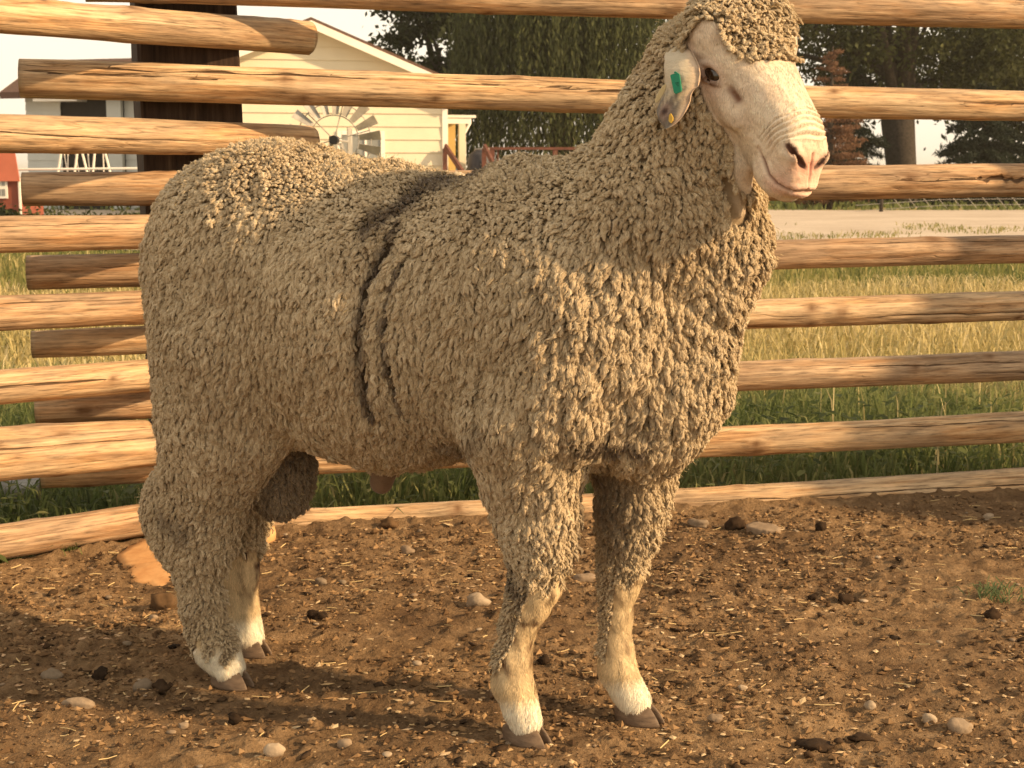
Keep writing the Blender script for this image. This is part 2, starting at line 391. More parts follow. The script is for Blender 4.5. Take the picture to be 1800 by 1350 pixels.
def log_mesh(L, r0, r1, seed, cracks=(), nk=12, n=68, seg=None, bow=.006):
    g = np.random.default_rng(seed); seg = seg or max(40, int(L*68))
    t = np.linspace(0, 1, seg + 1); a = np.arange(n)*2*math.pi/n
    T, A = np.meshgrid(t, a, indexing='ij'); x = T*L
    R = r0 + (r1 - r0)*T
    P = np.stack([x.ravel(), np.cos(A).ravel()*.05, np.sin(A).ravel()*.05], 1) + seed*3.1
    R = R*(1 + .030*vnoise(P*[1, 6, 6], 2.1, seed).reshape(R.shape) + .022*fbm(P*[1, 3, 3], 7, 2, seed+5).reshape(R.shape)) + .0011*vnoise(P*[.25, 4, 4], 24, seed+9).reshape(R.shape)
    mark = np.zeros_like(R); crk = np.full_like(R, .05); crw = np.zeros_like(R); knot = np.zeros_like(R)
    for _ in range(nk):                                # knots: small swellings with a dark eye
        kt, ka = g.uniform(.03, .97)*L, g.uniform(0, 2*math.pi); s = g.uniform(.011, .022)
        da = np.angle(np.exp(1j*(A - ka)))*r0; d = np.hypot((x - kt)*.8, da)/s
        R += .0035*np.exp(-d**2*.5) - .003*np.exp(-(d*2.4)**2); knot = np.maximum(knot, np.exp(-d**2*.8)); mark = np.maximum(mark, .95*np.exp(-(d*2.2)**2))
    for (ta, tb, a0, a1, wd, dp) in cracks:            # drying cracks: recessed slits wandering along the grain; angle 0 faces the camera, +90 up
        u = np.clip((T - ta)/(tb - ta), 0, 1); ac = math.radians(a0) + math.radians(a1 - a0)*u + .05*np.sin(u*11 + seed) + .02*np.sin(u*29 + 2*seed)
        ds = np.angle(np.exp(1j*(A - ac)))*r0; da = np.abs(ds)
        taper = np.clip(np.minimum(T - ta, tb - T)/(tb - ta)*6, 0, 1)
        w = np.maximum(wd*(.5 + .5*taper)*(1 + .25*np.sin(u*33)), .0024); m = np.clip(1.35 - da/w, 0, 1)*np.clip(taper*2, 0, 1)
        R -= dp*.6*m; sel = da < np.abs(crk); crk = np.where(sel, ds, crk); crw = np.where(sel, wd*np.clip(taper*1.6, 0, 1)*(1 + .3*np.sin(u*41)), crw)
    bx = bow*np.sin(T*math.pi + seed)*g.choice((-1, 1)); bz = bow*.6*np.sin(T*5.1 + seed)
    # ring angle: 0 = local -Y (towards the pen), 90 = +Z
    V = np.stack([x, -np.cos(A)*R + bx*.3, np.sin(A)*R + bz], -1).reshape(-1, 3)
    I = np.arange((seg+1)*n).reshape(seg+1, n); J = np.roll(I, -1, 1)
    Q = np.stack([I[:-1], I[1:], J[1:], J[:-1]], -1).reshape(-1, 4)
    ends = []; capV = []; mi = np.zeros(len(Q), np.int32)
    T_ = []
    for row, dx in ((0, .002), (seg, -.002)):
        base = len(V) + len(capV); c = V[I[row]].mean(0)
        rim = V[I[row]] * 1.0; inner = c + (rim - c)*.985; inner[:, 0] += dx*.5; capV += list(inner); capV.append(c + [dx*2, 0, 0])
        b = np.arange(n) + base; bn = np.roll(b, -1); o = I[row]; on = np.roll(o, -1)
        for i in range(n):
            f = (o[i], on[i], bn[i], b[i]); tr = (b[i], bn[i], base + n)
            if row: f = f[::-1]; tr = tr[::-1]
            ends.append(f); T_.append(tr)
    V = np.concatenate([V, np.array(capV)]); Q = np.concatenate([Q, np.array(ends)])
    mi = np.concatenate([mi, np.zeros(len(ends), np.int32), np.ones(len(T_), np.int32)])
    z = np.zeros(len(capV))
    return mesh('rail', V, Q, T_, attrs={'mark': np.concatenate([mark.ravel(), z]), 'knot': np.concatenate([knot.ravel(), z]), 'crk': np.concatenate([crk.ravel(), z + .05]), 'crw': np.concatenate([crw.ravel(), z])}, mats=[M_LOG, M_LOGEND], midx=mi)
def add_log(name, p0, p1, r0, r1, seed, parent=None, **kw):
    p0 = Vector(p0); p1 = Vector(p1); d = p1 - p0
    o = obj(name, log_mesh(d.length, r0, r1, seed, **kw), parent)
    yaw = math.atan2(d.y, d.x); pit = math.asin(d.z/d.length)
    o.location = p0; o.rotation_euler = (0, -pit, yaw); return o
fence_r = empty('log_fence', tuple(on_wall(330, 900, 0, 3.66, .219)*[1, 1, 0]), 'long run of peeled log rails behind the ram and right of the squared post', 'fence')
fence_l = empty('log_fence', tuple(on_wall(0, 950, 0, 4.0, .657)*[1, 1, 0]), 'short run of log rails at the left edge, lapping over the squared post', 'fence')
# right run: (x, centre y, thickness) at two places of the picture, read as points on the fence's plane, then carried on past the frame
RIGHT = [  # xA  yA  thA   xB   yB  thB  left end, seed, cracks
 (400, -15, 52, 1800, 21, 53, 150, 1, [(.42,.60,15,25,.0012,.006),(.80,.97,60,40,.0015,.006)]),
 (35, 140, 66, 1800, 187, 51, 35, 2, [(.0,.42,42,30,.0026,.012),(.0,.16,20,12,.002,.008),(.40,.64,30,-6,.0022,.010),(.80,.985,8,2,.0016,.007),(.30,.5,55,50,.001,.004)]),
 (40, 333, 58, 1800, 319, 58, 40, 3, [(.02,.15,60,58,.001,.004),(.822,.872,10,2,.0085,.016),(.74,.95,4,0,.0014,.004)]),
 (48, 477, 60, 1800, 440, 49, 48, 4, [(.70,.97,45,40,.0014,.005),(.05,.2,20,15,.001,.004)]),
 (56, 603, 50, 1800, 536, 52, 56, 5, [(.72,.95,-25,-18,.0016,.006)]),
 (63, 718, 56, 1800, 640, 52, 63, 6, [(.70,.88,28,22,.0014,.005),(.82,.99,-20,-20,.001,.004)]),
 (73, 836, 50, 1800, 748, 54, 73, 7, [(.70,.93,40,34,.0013,.005)]),
 (470, 920, 34, 1800, 847, 44, 90, 8, [(.55,.95,10,4,.001,.004)]),
]
S_R, S_L = .219, .95
for (xa, ya, ta, xb, yb, tb, xl, seed, ck) in RIGHT:
    A = on_wall(xa, ya, 0, 3.655, S_R); B = on_wall(xb, yb, 0, 3.655, S_R)
    d = (B - A); s0 = (on_wall(xl, ya, 0, 3.655, S_R)[0] - A[0])/d[0]; s1 = (1.70 - A[0])/d[0]
    ra = ta*A[1]/5200; rb = tb*B[1]/5200
    if seed == 8: ra *= 1.25; rb *= 1.2
    rr = lambda s: ra + (rb - ra)*s
    add_log('rail', A + d*s0, A + d*s1, rr(s0), rr(s1), seed, fence_r, cracks=ck)
LEFT = [   # yc and thickness at x=0 and at xB, right end x
 (25, 57, 540, 69, 57, 541, 21, [(.2,.5,5,0,.001,.004)]),
 (234, 68, 500, 250, 56, 546, 22, [(.35,.85,20,-18,.0014,.006)]),
 (415, 62, 255, 410, 60, 520, 23, [(.3,.8,35,30,.001,.004)]),
 (553, 62, 260, 540, 58, 500, 24, [(.2,.8,38,34,.0012,.005)]),
 (681, 62, 280, 656, 57, 515, 25, [(.38,.75,-2,8,.0022,.010),(.1,.4,-8,-2,.0014,.006)]),
 (807, 72, 285, 782, 66, 500, 26, [(.3,.95,48,40,.0016,.007)]),
 (950, 68, 275, 909, 58, 480, 27, [(.35,.5,12,14,.0012,.005)]),
]
for (y0, t0, xb, yb, tb, xe, seed, ck) in LEFT:
    A = on_wall(0, y0, 0, 4.19, S_L); B = on_wall(xb, yb, 0, 4.19, S_L); d = B - A
    E_ = on_wall(xe, y0 + (yb-y0)*xe/xb, 0, 4.19, S_L); s1 = (E_[0] - A[0])/d[0]; s0 = -1.3/np.linalg.norm(d)
    ra = t0*A[1]/5200; rb = tb*B[1]/5200; r1 = ra + (rb-ra)*min(s1, 1.3); r0 = ra + (rb-ra)*max(s0, -.6)
    add_log('rail', A + d*s0, A + d*s1, r0, r1, seed, fence_l, cracks=ck)
A = on_wall(0, 786, 0, 4.27, S_L); B = on_wall(256, 772, 0, 4.27, S_L)      # the greyer rail lapped behind the sixth
add_log('rail', A + (A-B)*2.2, B, .046, .043, 28, fence_l, cracks=[(.7,1.0,20,18,.0012,.005)])
# squared corner post
def m_sleeper():
    k = NM('creosoted_timber', .85, .15); v = k.coord((22, 22, 1.4)); n = k.noise(v, 2.2, 6, .65, .3); f = k.noise(k.coord((90, 90, 5)), 2, 4)
    k.color(k.mix(.6, k.ramp(n, [(.3, (.022, .013, .009)), (.55, (.060, .036, .024)), (.8, (.13, .085, .055))]), k.ramp(f, [(.3, .5), (.7, 1.3)]), 'MULTIPLY')); k.bump(n, .8, .006); return k.m
PX = on_wall(320, 300, 0, 3.63+.1, S_R)
b = MB(); w = .118
n_ = 40; prof = []
for i in range(n_ + 1):
    z = -.3 + 2.2*i/n_; lean = (z - .5)*(-.012); 
    q = [(-w, -.105), (-w*.93, -.112), (w*.93, -.112), (w, -.105), (w, .105), (w*.93, .112), (-w*.93, .112), (-w, .105)]
    prof += [(x + lean + .002*math.sin(z*9 + k*2), y + .0025*math.sin(z*13 + k), z) for k, (x, y) in enumerate(q)]
b.add(prof, [(i*8+k, i*8+(k+1)%8, (i+1)*8+(k+1)%8, (i+1)*8+k) for i in range(n_) for k in range(8)] + [tuple(range(n_*8, n_*8+8))])
post = b.build('post', m_sleeper(), fence_r); post.location = (PX[0], PX[1] + .105, 0); post.rotation_euler = (0, 0, math.atan(.32))
for o in (fence_r, fence_l):                           # children were placed in world space
    inv = Matrix.Translation(o.location).inverted()
    for c in o.children: c.matrix_parent_inverse = inv
# next panel of the pen, to the right of the picture: its rails throw the shadows seen at the right
fence_s = empty('log_fence', (2.2, 3.75, 0), 'run of log rails continuing the pen beyond the right edge', 'fence')
SIDE_Z = [1.28, 1.05, .86, .68, .52, .36, .20]
for i, z in enumerate(SIDE_Z):
    add_log('rail', (1.72, 3.905, z), (4.2, 2.51, z + .01), .047, .043, 41+i, fence_s, nk=2, n=20, seg=40)
b = MB(); b.tube([(1.80, 4.08, -.2), (1.80, 4.08, 1.5)], .085, 20); b.build('post', M_LOG, fence_s, smooth=True)
inv = Matrix.Translation(fence_s.location).inverted()
for c in fence_s.children: c.matrix_parent_inverse = inv
# grey weathered log lying in the grass behind the left rails
k = NM('weathered_grey_wood', .85, .1); n = k.noise(k.coord((1.2, 26, 26)), 2, 5); k.color(k.ramp(n, [(.3, (.25, .24, .23)), (.7, (.52, .51, .49))])); k.bump(n, .5, .003)
A = at_depth(-160, 864, 3.75); B = at_depth(71, 858, 3.82)
o = add_log('loose_log', A, B, .030, .030, 51, None, cracks=[(.1,.9,30,30,.001,.004)], nk=1); o.data.materials[0] = k.m
tag(o, 'pale grey weathered log end low behind the left rails', 'log')
# ================================================================ background buildings
def X_at(px, Y): return (px-900)/2600*Y*1.0
def Z_at(py, Y): return float(at_depth(900, py, Y)[2])
M_CREAM = simple('cream_siding', (.66, .60, .455), .6, .05, 2)
M_WHITE = simple('white_paint', (.80, .76, .68), .5, .05, 3)
M_PALE = simple('pale_grey_siding', (.50, .52, .50), .6, .06, 2)
M_ROOF = simple('brown_shingles', (.115, .070, .052), .9, .3, 30, .5)
M_DARK = simple('recess_shade', (.03, .027, .025), .9)
M_GLASS = simple('window_glass', (.22, .23, .22), .12, .2, 2, 0, .6)
M_REDWOOD = simple('red_brown_wood', (.14, .058, .040), .7, .3, 6, .2)
M_OCHRE = simple('ochre_wall', (.55, .38, .13), .7, .06, 2)
M_GALV = simple('galvanised_steel', (.36, .335, .30), .6, .3, 9, 0, .3, .1)
M_BLACK = simple('black_metal', (.02, .02, .022), .5)
YH = 33.0
gx, rx = X_at(552, YH), X_at(790, YH); zp, ze = Z_at(44, YH), Z_at(146, YH); hw = rx - gx
house = empty('house', (gx, YH, -.045), 'cream sided house with a white trimmed gable and brown roof', 'house'); house.rotation_euler = (0, 0, math.radians(13))
hp = lambda *a: None
def part(o, root): o.matrix_parent_inverse = Matrix.Translation(root.location).inverted(); return o
slope = (zp - ze)/hw
bh = .285; z = -.05; 
while z < zp - .1:                                      # every lap board its own piece, cut to the gable
    z1 = min(z + bh, zp - .02)
    def lim(zz): return hw if zz <= ze else max(.03, hw*(zp - zz)/(zp - ze))
    w0, w1 = lim(z), lim(z1)
    P = [Vector((gx - w0, YH - .034, z)), Vector((gx + w0, YH - .034, z)), Vector((gx + w1, YH - .004, z1 + .015)), Vector((gx - w1, YH - .004, z1 + .015))]
    B = MB(); B.prism(P, (0, 0, 0), (0, .024, 0)); part(B.build('siding_board', M_CREAM, house), house); z += bh
B = MB(); B.prism([Vector((gx-hw, YH+.03, -.1)), Vector((gx+hw, YH+.03, -.1)), Vector((gx+hw, YH+.03, ze)), Vector((gx, YH+.03, zp)), Vector((gx-hw, YH+.03, ze))], (0,0,0), (0, 9, 0)); part(B.build('wall', M_CREAM, house), house)
B = MB(); oh = .42
for s in (-1, 1):
    a = Vector((gx, YH - oh, zp + .13)); e = Vector((gx + s*(hw + .5), YH - oh, zp + .13 - slope*(hw + .5)))
    B.prism([a, e, e + Vector((0,0,-.07)), a + Vector((0,0,-.07))], (0,0,0), (0, 9.9, 0))
part(B.build('roof', M_ROOF, house), house)
for s in (-1, 1):
    B = MB(); a = Vector((gx, YH - oh + .02, zp + .058)); e = Vector((gx + s*(hw + .48), YH - oh + .02, zp + .058 - slope*(hw + .48)))
    B.prism([a, e, e + Vector((0,0,-.17)), a + Vector((0,0,-.17))], (0,0,0), (0, -.05, 0)); part(B.build('bargeboard', M_WHITE, house), house)
    B = MB(); B.prism([a + Vector((0,0,-.09)), e + Vector((0,0,-.09)), e + Vector((0,0,-.12)), a + Vector((0,0,-.12))], (0,.001,0), (0, .38, 0)); part(B.build('soffit', M_WHITE, house), house)
for s in (-1, 1):
    B = MB(); B.box((gx + s*(hw - .04), YH - .03, ze/2), (.12, .05, ze + .05)); part(B.build('corner_board', M_WHITE, house), house)
wx0, wx1, wz1 = X_at(600, YH), X_at(676, YH), Z_at(233, YH)
wf = MB()
for c, sz in (((wx0, YH-.045, wz1-.5), (.09,.05,1.09)), ((wx1, YH-.045, wz1-.5), (.09,.05,1.09)), (((wx0+wx1)/2, YH-.045, wz1), (wx1-wx0-.1,.05,.09)), (((wx0+wx1)/2, YH-.045, wz1-1.0), (wx1-wx0-.1,.05,.09)), (((wx0+wx1)/2+.1, YH-.045, wz1-.5), (.05,.04,.9))): wf.box(c, sz)
wfo = part(wf.build('window', M_WHITE, house), house)
B = MB(); B.box(((wx0+wx1)/2, YH-.030, wz1-.5), (wx1-wx0-.1, .008, .92)); po = B.build('pane', M_GLASS, wfo)
# porch along the right-hand wall
YP = YH + 1.0
B = MB(); zb = Z_at(206, YP); x1 = X_at(850, YP)
B.box(((rx + x1)/2 + .03, YP + 1.6, zb + .03), (x1 - rx + .02, 4.2, .06)); part(B.build('porch_roof', M_WHITE, house), house)
B = MB(); B.box(((rx + x1)/2 + .02, YP - .42, zb - .07), (x1 - rx - .2, .10, .13)); part(B.build('porch_beam', M_WHITE, house), house)
for px, w in ((829, .15), (797, .17)):
    B = MB(); B.box((X_at(px, YP), YP - .42, (zb-.14)/2 - .03), (w, .15, zb - .08)); part(B.build('porch_post', M_CREAM, house), house)
B = MB(); B.box((rx + .35, YP + 1.4, 1.0), (.62, .06, 2.3)); part(B.build('porch_wall', M_OCHRE, house), house)
B = MB(); lx = X_at(805, YP); B.box((lx+.02, YP + 1.3, Z_at(233, YP)), (.16, .14, .26)); B.tube([(lx+.02, YP+1.3, Z_at(226,YP)), (lx+.02, YP+1.3, Z_at(218,YP))], [.12, .02], 8); part(B.build('porch_lamp', M_BLACK, house), house)
B = MB(); xe = X_at(843, YP); B.tube([(xe, YP-.44, zb), (xe, YP-.44, zb-.12), (xe-.17, YP-.44, zb-.42), (X_at(834,YP), YP-.40, zb-.55), (X_at(834,YP), YP-.38, .1)], .035, 8); part(B.build('downspout', M_WHITE, house, smooth=True), house)
# deck with its railing
deck = empty('deck', (X_at(900, YP), YP, -.045), 'red-brown wooden deck railing beside the cream house porch', 'deck')
zt = Z_at(261, YP); xa, xb = X_at(858, YP), X_at(1075, YP)
B = MB(); B.box(((xa+xb)/2, YP + 1.2, .50), (xb - xa, 2.6, .12)); part(B.build('deck_floor', M_REDWOOD, deck), deck)
B = MB(); B.box(((xa+xb)/2, YP, zt), (xb - xa, .12, .06)); part(B.build('handrail', M_REDWOOD, deck), deck)
B = MB(); B.box(((xa+xb)/2, YP, .68), (xb - xa - .1, .05, .07)); part(B.build('bottom_rail', M_REDWOOD, deck), deck)
x = xa + .1; i = 0; bal = None
while x < xb:
    if i % 11 == 0:
        B = MB(); B.box((x, YP, zt/2 - .03), (.11, .10, zt)); part(B.build('post', M_REDWOOD, deck), deck)
    elif bal is None:
        B = MB(); B.box((0, 0, (zt+.68)/2), (.045, .04, zt - .68)); bal = B.build('baluster', M_REDWOOD, deck); bal.location = (x, YP + .002, 0); part(bal, deck)
    else:
        c = bal.copy(); COL.objects.link(c); c.parent = deck; c.location = (x, YP + .002, 0)
    x += .13; i += 1
for sx, ex in ((786, 826), (853, 882)):
    B = MB(); a = Vector((X_at(sx, YP), YP - .5, Z_at(258, YP))); e = Vector((X_at(ex, YP), YP - 1.5, Z_at(296, YP)-.25)); B.bar(a, e, .06, .12); part(B.build('stair_rail', M_REDWOOD, deck), deck)
    B = MB(); B.box((a.x - .01, a.y + .04, a.z/2 - .05), (.10, .09, a.z)); part(B.build('post', M_REDWOOD, deck), deck)
# covered barbecue on the deck
bq = empty('barbecue', (X_at(845, YP), YP - .1, .5), 'dark covered barbecue standing at the head of the deck stairs', 'barbecue')
B = MB(); cx = X_at(845, YP); zq = Z_at(268, YP)
B.tube([(cx, YP-.1, .0), (cx, YP-.1, zq-.25), (cx, YP-.1, zq-.06), (cx, YP-.1, zq+.03), (cx, YP-.1, zq+.06)], [.30, .29, .26, .15, .02], 14); part(B.build('cover', simple('slate_cover', (.05,.05,.06), .5), bq, smooth=True), bq)
B = MB(); B.tube([(cx-.12, YP-.28, zq+.07), (cx+.2, YP-.28, zq+.08)], .02, 6); B.tube([(cx-.12, YP-.28, zq+.07), (cx-.12, YP-.1, zq)], .015, 6); B.tube([(cx+.2, YP-.28, zq+.08), (cx+.2, YP-.1, zq)], .015, 6); part(B.build('handle', M_GALV, bq, smooth=True), bq)

# pale grey house at the left, its long roof towards us, turned a little
YL = 40.0
hx = X_at(48, YL); zr = Z_at(97, YL); zl = Z_at(163, YL); rot = math.radians(-16)
lh = empty('house', (hx, YL, -.045), 'pale grey sided house with a long brown roof behind the squared post', 'house', rz=rot)
def lp(B, n, m, **k): return B.build(n, m, lh, **k)
Zo = .045
D_ = 1.7
B = MB(); B.box((4.2, D_+.1, (zl+Zo)/2 - .05), (8.2, 2*D_ - .3, zl + Zo)); lp(B, 'wall', M_DARK)  # near-black wall colour stands for the shade inside the porch recess
z = 0
while z < zl + Zo - .1:                                 # lap boards: left of the porch recess, a strip at its right
    for a, e in ((.1, 1.15), (3.05, 3.55)):
        B = MB(); B.prism([Vector((a, .12, z)), Vector((e, .12, z)), Vector((e, .14, z+.22)), Vector((a, .14, z+.22))], (0,0,0), (0, .02, 0)); lp(B, 'siding_board', M_PALE)
    B = MB(); B.prism([Vector((.10, .14, z)), Vector((.10, 2*D_-.1, z)), Vector((.12, 2*D_-.1, z+.22)), Vector((.12, .14, z+.22))], (0,0,0), (-.02, 0, 0)); lp(B, 'siding_board', M_PALE)
    z += .22
B = MB()
for s, y0 in ((1, -.35), (-1, 2*D_+.35)):
    r_ = Vector((-.35, D_, zr+Zo)); e = Vector((-.35, y0, zl+Zo)); 
    B.prism([r_, e, e + Vector((0,0,-.10)), r_ + Vector((0,0,-.10))], (0,0,0), (9.2, 0, 0))
lp(B, 'roof', M_ROOF)
for s, y0 in ((1, -.36), (-1, 2*D_+.36)):
    B = MB(); r_ = Vector((-.355, D_, zr+Zo-.02)); e = Vector((-.355, y0, zl+Zo-.02)); B.prism([r_, e, e + Vector((0,0,-.16)), r_ + Vector((0,0,-.16))], (0,0,0), (-.05,0,0)); lp(B, 'bargeboard', M_WHITE)
B = MB(); B.prism([Vector((.1, .13, zl+Zo-.1)), Vector((.1, 2*D_-.1, zl+Zo-.1)), Vector((.1, D_, zr+Zo-.12))], (0,0,0), (.03,0,0)); lp(B, 'gable', M_PALE)
B = MB(); B.box((4.2, -.36, zl+Zo-.09), (9.0, .03, .16)); lp(B, 'fascia', M_ROOF)
B = MB(); B.box((1.3, -.1, zl+Zo-.2), (1.3, .5, .1)); lp(B, 'porch_soffit', M_WHITE)  # white soffit piece under the eave
B = MB(); B.box((2.85, .0, (zl+Zo)/2-.1), (.42, .12, zl+Zo-.2)); lp(B, 'porch_column', M_PALE)
# small red barn-shaped playhouse
YB = 24.0
pb = empty('playhouse', (X_at(0, YB), YB, -.045), 'small red barn shaped playhouse with a white arched window at the left edge', 'playhouse')
M_RED = simple('red_board', (.24, .07, .045), .7, .15, 5); M_REDR = simple('red_roof', (.40, .12, .07), .6, .1, 4)
xr, zt_, zm, zb_ = X_at(42, YB), Z_at(268, YB), Z_at(313, YB), -.05
xl = xr - 1.2
B = MB(); B.prism([Vector((xl, YB, zb_)), Vector((xr, YB, zb_)), Vector((xr - .02, YB, zm)), Vector((xl+.02, YB, zm))], (0,0,0), (0, 1.2, 0)); part(B.build('wall', M_RED, pb), pb)
B = MB(); B.prism([Vector((xl - .03, YB-.08, zm - .05)), Vector((xr + .03, YB-.08, zm - .05)), Vector((xr - .10, YB+.1, zt_ + .1)), Vector((xr - .35, YB+.6, zt_+.35)), Vector((xl + .35, YB+.6, zt_+.35)), Vector((xl + .1, YB+.1, zt_+.1))], (0,0,0), (0, .03, 0)); part(B.build('roof', M_REDR, pb), pb)
wxc, wzc = X_at(11, YB), Z_at(330, YB)
B = MB(); ow = []; 
for k in range(13): a = math.pi*k/12; ow.append((math.cos(a)*.10, .10 + math.sin(a)*.10))
ow += [(-.10, -.17), (.10, -.17)]
B.prism([Vector((wxc + x, YB - .012, wzc + z)) for x, z in ow], (0,0,0), (0, -.03, 0)); wo = part(B.build('window', M_WHITE, pb), pb)
B = MB()
for sx in (-1, 1):
    B.box((wxc + sx*.037, YB - .045, wzc - .075), (.058, .006, .11)); B.prism([Vector((wxc + sx*.012, YB-.042, wzc+.03)), Vector((wxc + sx*.068, YB-.042, wzc+.03)), Vector((wxc + sx*.066, YB-.042, wzc+.11)), Vector((wxc + sx*.04, YB-.042, wzc+.15)), Vector((wxc + sx*.012, YB-.042, wzc+.165))], (0,0,0), (0,-.006,0))
B.build('pane', M_GLASS, wo)
B = MB(); B.box((xr+.005, YB-.02, (zm+zb_)/2), (.03, .04, zm - zb_)); part(B.build('corner_trim', M_WHITE, pb), pb)
# white lattice frame
YW = 26.0
lf = empty('lattice_frame', (X_at(155, YW), YW, -.045), 'white metal lattice frame on slanting legs before the pale grey house', 'frame')
zt2, zb2 = Z_at(262, YW), Z_at(330, YW)
for (xt, xb_) in ((118, 100), (146, 130), (152, 172), (176, 164), (192, 212)):
    B = MB(); e = Vector((X_at(xt, YW), YW, zt2)); a = Vector((X_at(xb_, YW), YW, zb2 - .25)); a2 = a + (a - e)*.4; B.tube([e, (a.x, YW, a.z)], .02, 6); part(B.build('leg', M_WHITE, lf), lf)
for (xt, xb_) in ((126, 122), (138, 150), (160, 165), (187, 187), (118, 130)):
    B = MB(); B.tube([(X_at(xt, YW), YW+.1, zt2), (X_at(xb_, YW), YW+.1, zb2-.2)], .010, 5); part(B.build('brace', M_WHITE, lf), lf)
B = MB(); B.tube([(X_at(100, YW), YW, zt2), (X_at(205, YW), YW, zt2)], .022, 6); part(B.build('top_bar', M_WHITE, lf), lf)
pl = MB(); pl.tube([(X_at(-60, YW-1), YW-1, Z_at(299, YW-1)), (X_at(240, YW-1), YW-1, Z_at(296, YW-1)), (X_at(420, YW-1), YW-1, Z_at(294, YW-1))], .022, 6)
rb_ = empty('rail_fence', (X_at(-40, YW-1), YW-1, -.045), 'thin white single rail fence in front of the pale grey house', 'fence')
part(pl.build('rail', M_WHITE, rb_), rb_)
for px in (-50, 415):
    B = MB(); B.tube([(X_at(px, YW-1), YW-.97, -.1), (X_at(px, YW-1), YW-.97, Z_at(293, YW-1))], .03, 6); part(B.build('post', M_WHITE, rb_), rb_)
# ornamental windmill
YM = 15.0
wc = at_depth(587, 246, YM); wm = empty('windmill', (wc[0], YM, -.045), 'grey bladed garden windmill showing over the back of the ram', 'windmill')
R0, R1 = .255, .47
def dirv(a): return Vector((math.cos(a), 0, math.sin(a)))
first = None
for i in range(18):
    a = 2*math.pi*(i + .3)/18; d = dirv(a); t_ = dirv(a + math.pi/2); n_ = Vector((0, -1, 0)); tw = (t_*math.cos(.62) + n_*math.sin(.62)); up = d.cross(tw).normalized()
    C_ = Vector(wc)
    if first is None:
        B = MB(); L = R1 - R0
        P = [Vector((0, -.032, 0)), Vector((L, -.058, 0)), Vector((L, .058, 0)), Vector((0, .032, 0))]
        B.prism(P, (0,0,0), (0,0,.003)); first = B.build('blade', M_GALV, wm); o = first
    else: o = first.copy(); COL.objects.link(o); o.parent = wm
    M = Matrix((d, tw, up)).transposed().to_4x4(); M.translation = C_ + d*R0; o.matrix_parent_inverse = Matrix.Translation(wm.location).inverted(); o.matrix_basis = M
for rr, nm in ((R0 - .01, 'inner_ring'), (R1 - .10, 'outer_ring')):
    B = MB(); B.tube([Vector(wc) + dirv(2*math.pi*k/48)*rr + Vector((0, .02, 0)) for k in range(49)], .006, 5, False); part(B.build(nm, M_GALV, wm, smooth=True), wm)
for i in range(6):
    B = MB(); B.tube([Vector(wc) + Vector((0,.02,0)), Vector(wc) + dirv(2*math.pi*(i+.25)/6)*(R1-.1) + Vector((0,.02,0))], .006, 5); part(B.build('spoke', M_GALV, wm), wm)
B = MB(); B.box((wc[0]-.01, YM+.1, wc[2]), (.07, .26, .075)); B.tube([(wc[0], YM-.06, wc[2]), (wc[0], YM+.1, wc[2])], .045, 12); part(B.build('hub', M_BLACK, wm), wm)
for sx, sy in ((-1,-1), (1,-1), (1,1), (-1,1)):
    B = MB(); B.tube([(wc[0] + sx*.05, YM + .2 + sy*.05, wc[2]-.03), (wc[0] + sx*.28, YM + .2 + sy*.28, -.05)], .014, 6); part(B.build('leg', M_GALV, wm), wm)
B = MB(); B.tube([(wc[0], YM+.1, wc[2]), (wc[0]+.05, YM+.8, wc[2])], .012, 6); B.box((wc[0]+.05, YM+1.0, wc[2]), (.01, .45, .3)); part(B.build('tail', M_GALV, wm), wm)

# ================================================================ trees
def m_leaf(name, cs):
    k = NM(name, .7, .15); a = k.attr('rnd'); k.color(k.ramp(a, [(i/(len(cs)-1), c) for i, c in enumerate(cs)])); 
    tr = k.n('BsdfTranslucent'); k.l(k.ramp(a, [(i/(len(cs)-1), tuple(x*1.1 for x in c)) for i, c in enumerate(cs)]), tr.inputs[0])
    ms = k.n('MixShader'); ms.inputs[0].default_value = .28; k.l(k.b.outputs[0], ms.inputs[1]); k.l(tr.outputs[0], ms.inputs[2]); k.l(ms.outputs[0], k.t.nodes['Material Output'].inputs[0]); return k.m
def leaf_cards(C, n_, S, g, aspect=.55, hang=None):     # one bent leaf card per centre
    n = len(C); a = g.normal(size=(n, 3)); a /= np.linalg.norm(a, axis=1)[:, None]
    if hang is not None: a = a*(1-hang) + np.array([0, 0, -1])*hang; a /= np.linalg.norm(a, axis=1)[:, None]
    b = np.cross(a, g.normal(size=(n, 3))); b /= np.linalg.norm(b, axis=1)[:, None]
    S = S[:, None]; V = np.stack([C - a*S, C + b*S*aspect, C + a*S, C - b*S*aspect], 1).reshape(-1, 3)
    return V, np.arange(n*4).reshape(n, 4)
def crown_pts(g, centre, rad, nclump, per, cr, shell=.45):
    d = g.normal(size=(nclump, 3)); d /= np.linalg.norm(d, axis=1)[:, None]
    r = (shell + (1-shell)*g.random(nclump)**.6)[:, None]; cc = np.asarray(centre) + d*r*np.asarray(rad)
    s = cr*g.uniform(.6, 1.35, nclump); n = np.maximum(4, (per*(s/cr)**2).astype(int)); idx = np.repeat(np.arange(nclump), n)
    return cc[idx] + g.normal(size=(len(idx), 3))*s[idx, None]*[.62, .62, .42], idx, cc
M_BARK = simple('dark_bark', (.050, .040, .032), .9, .4, 14, .8)
LF_DARK = m_leaf('dark_leaf', [(.010, .014, .006), (.022, .030, .010), (.040, .050, .016)])
LF_MID = m_leaf('olive_leaf', [(.022, .028, .011), (.055, .064, .022), (.115, .120, .045)])
LF_WILLOW = m_leaf('willow_leaf', [(.030, .038, .015), (.062, .074, .027), (.125, .135, .055)])
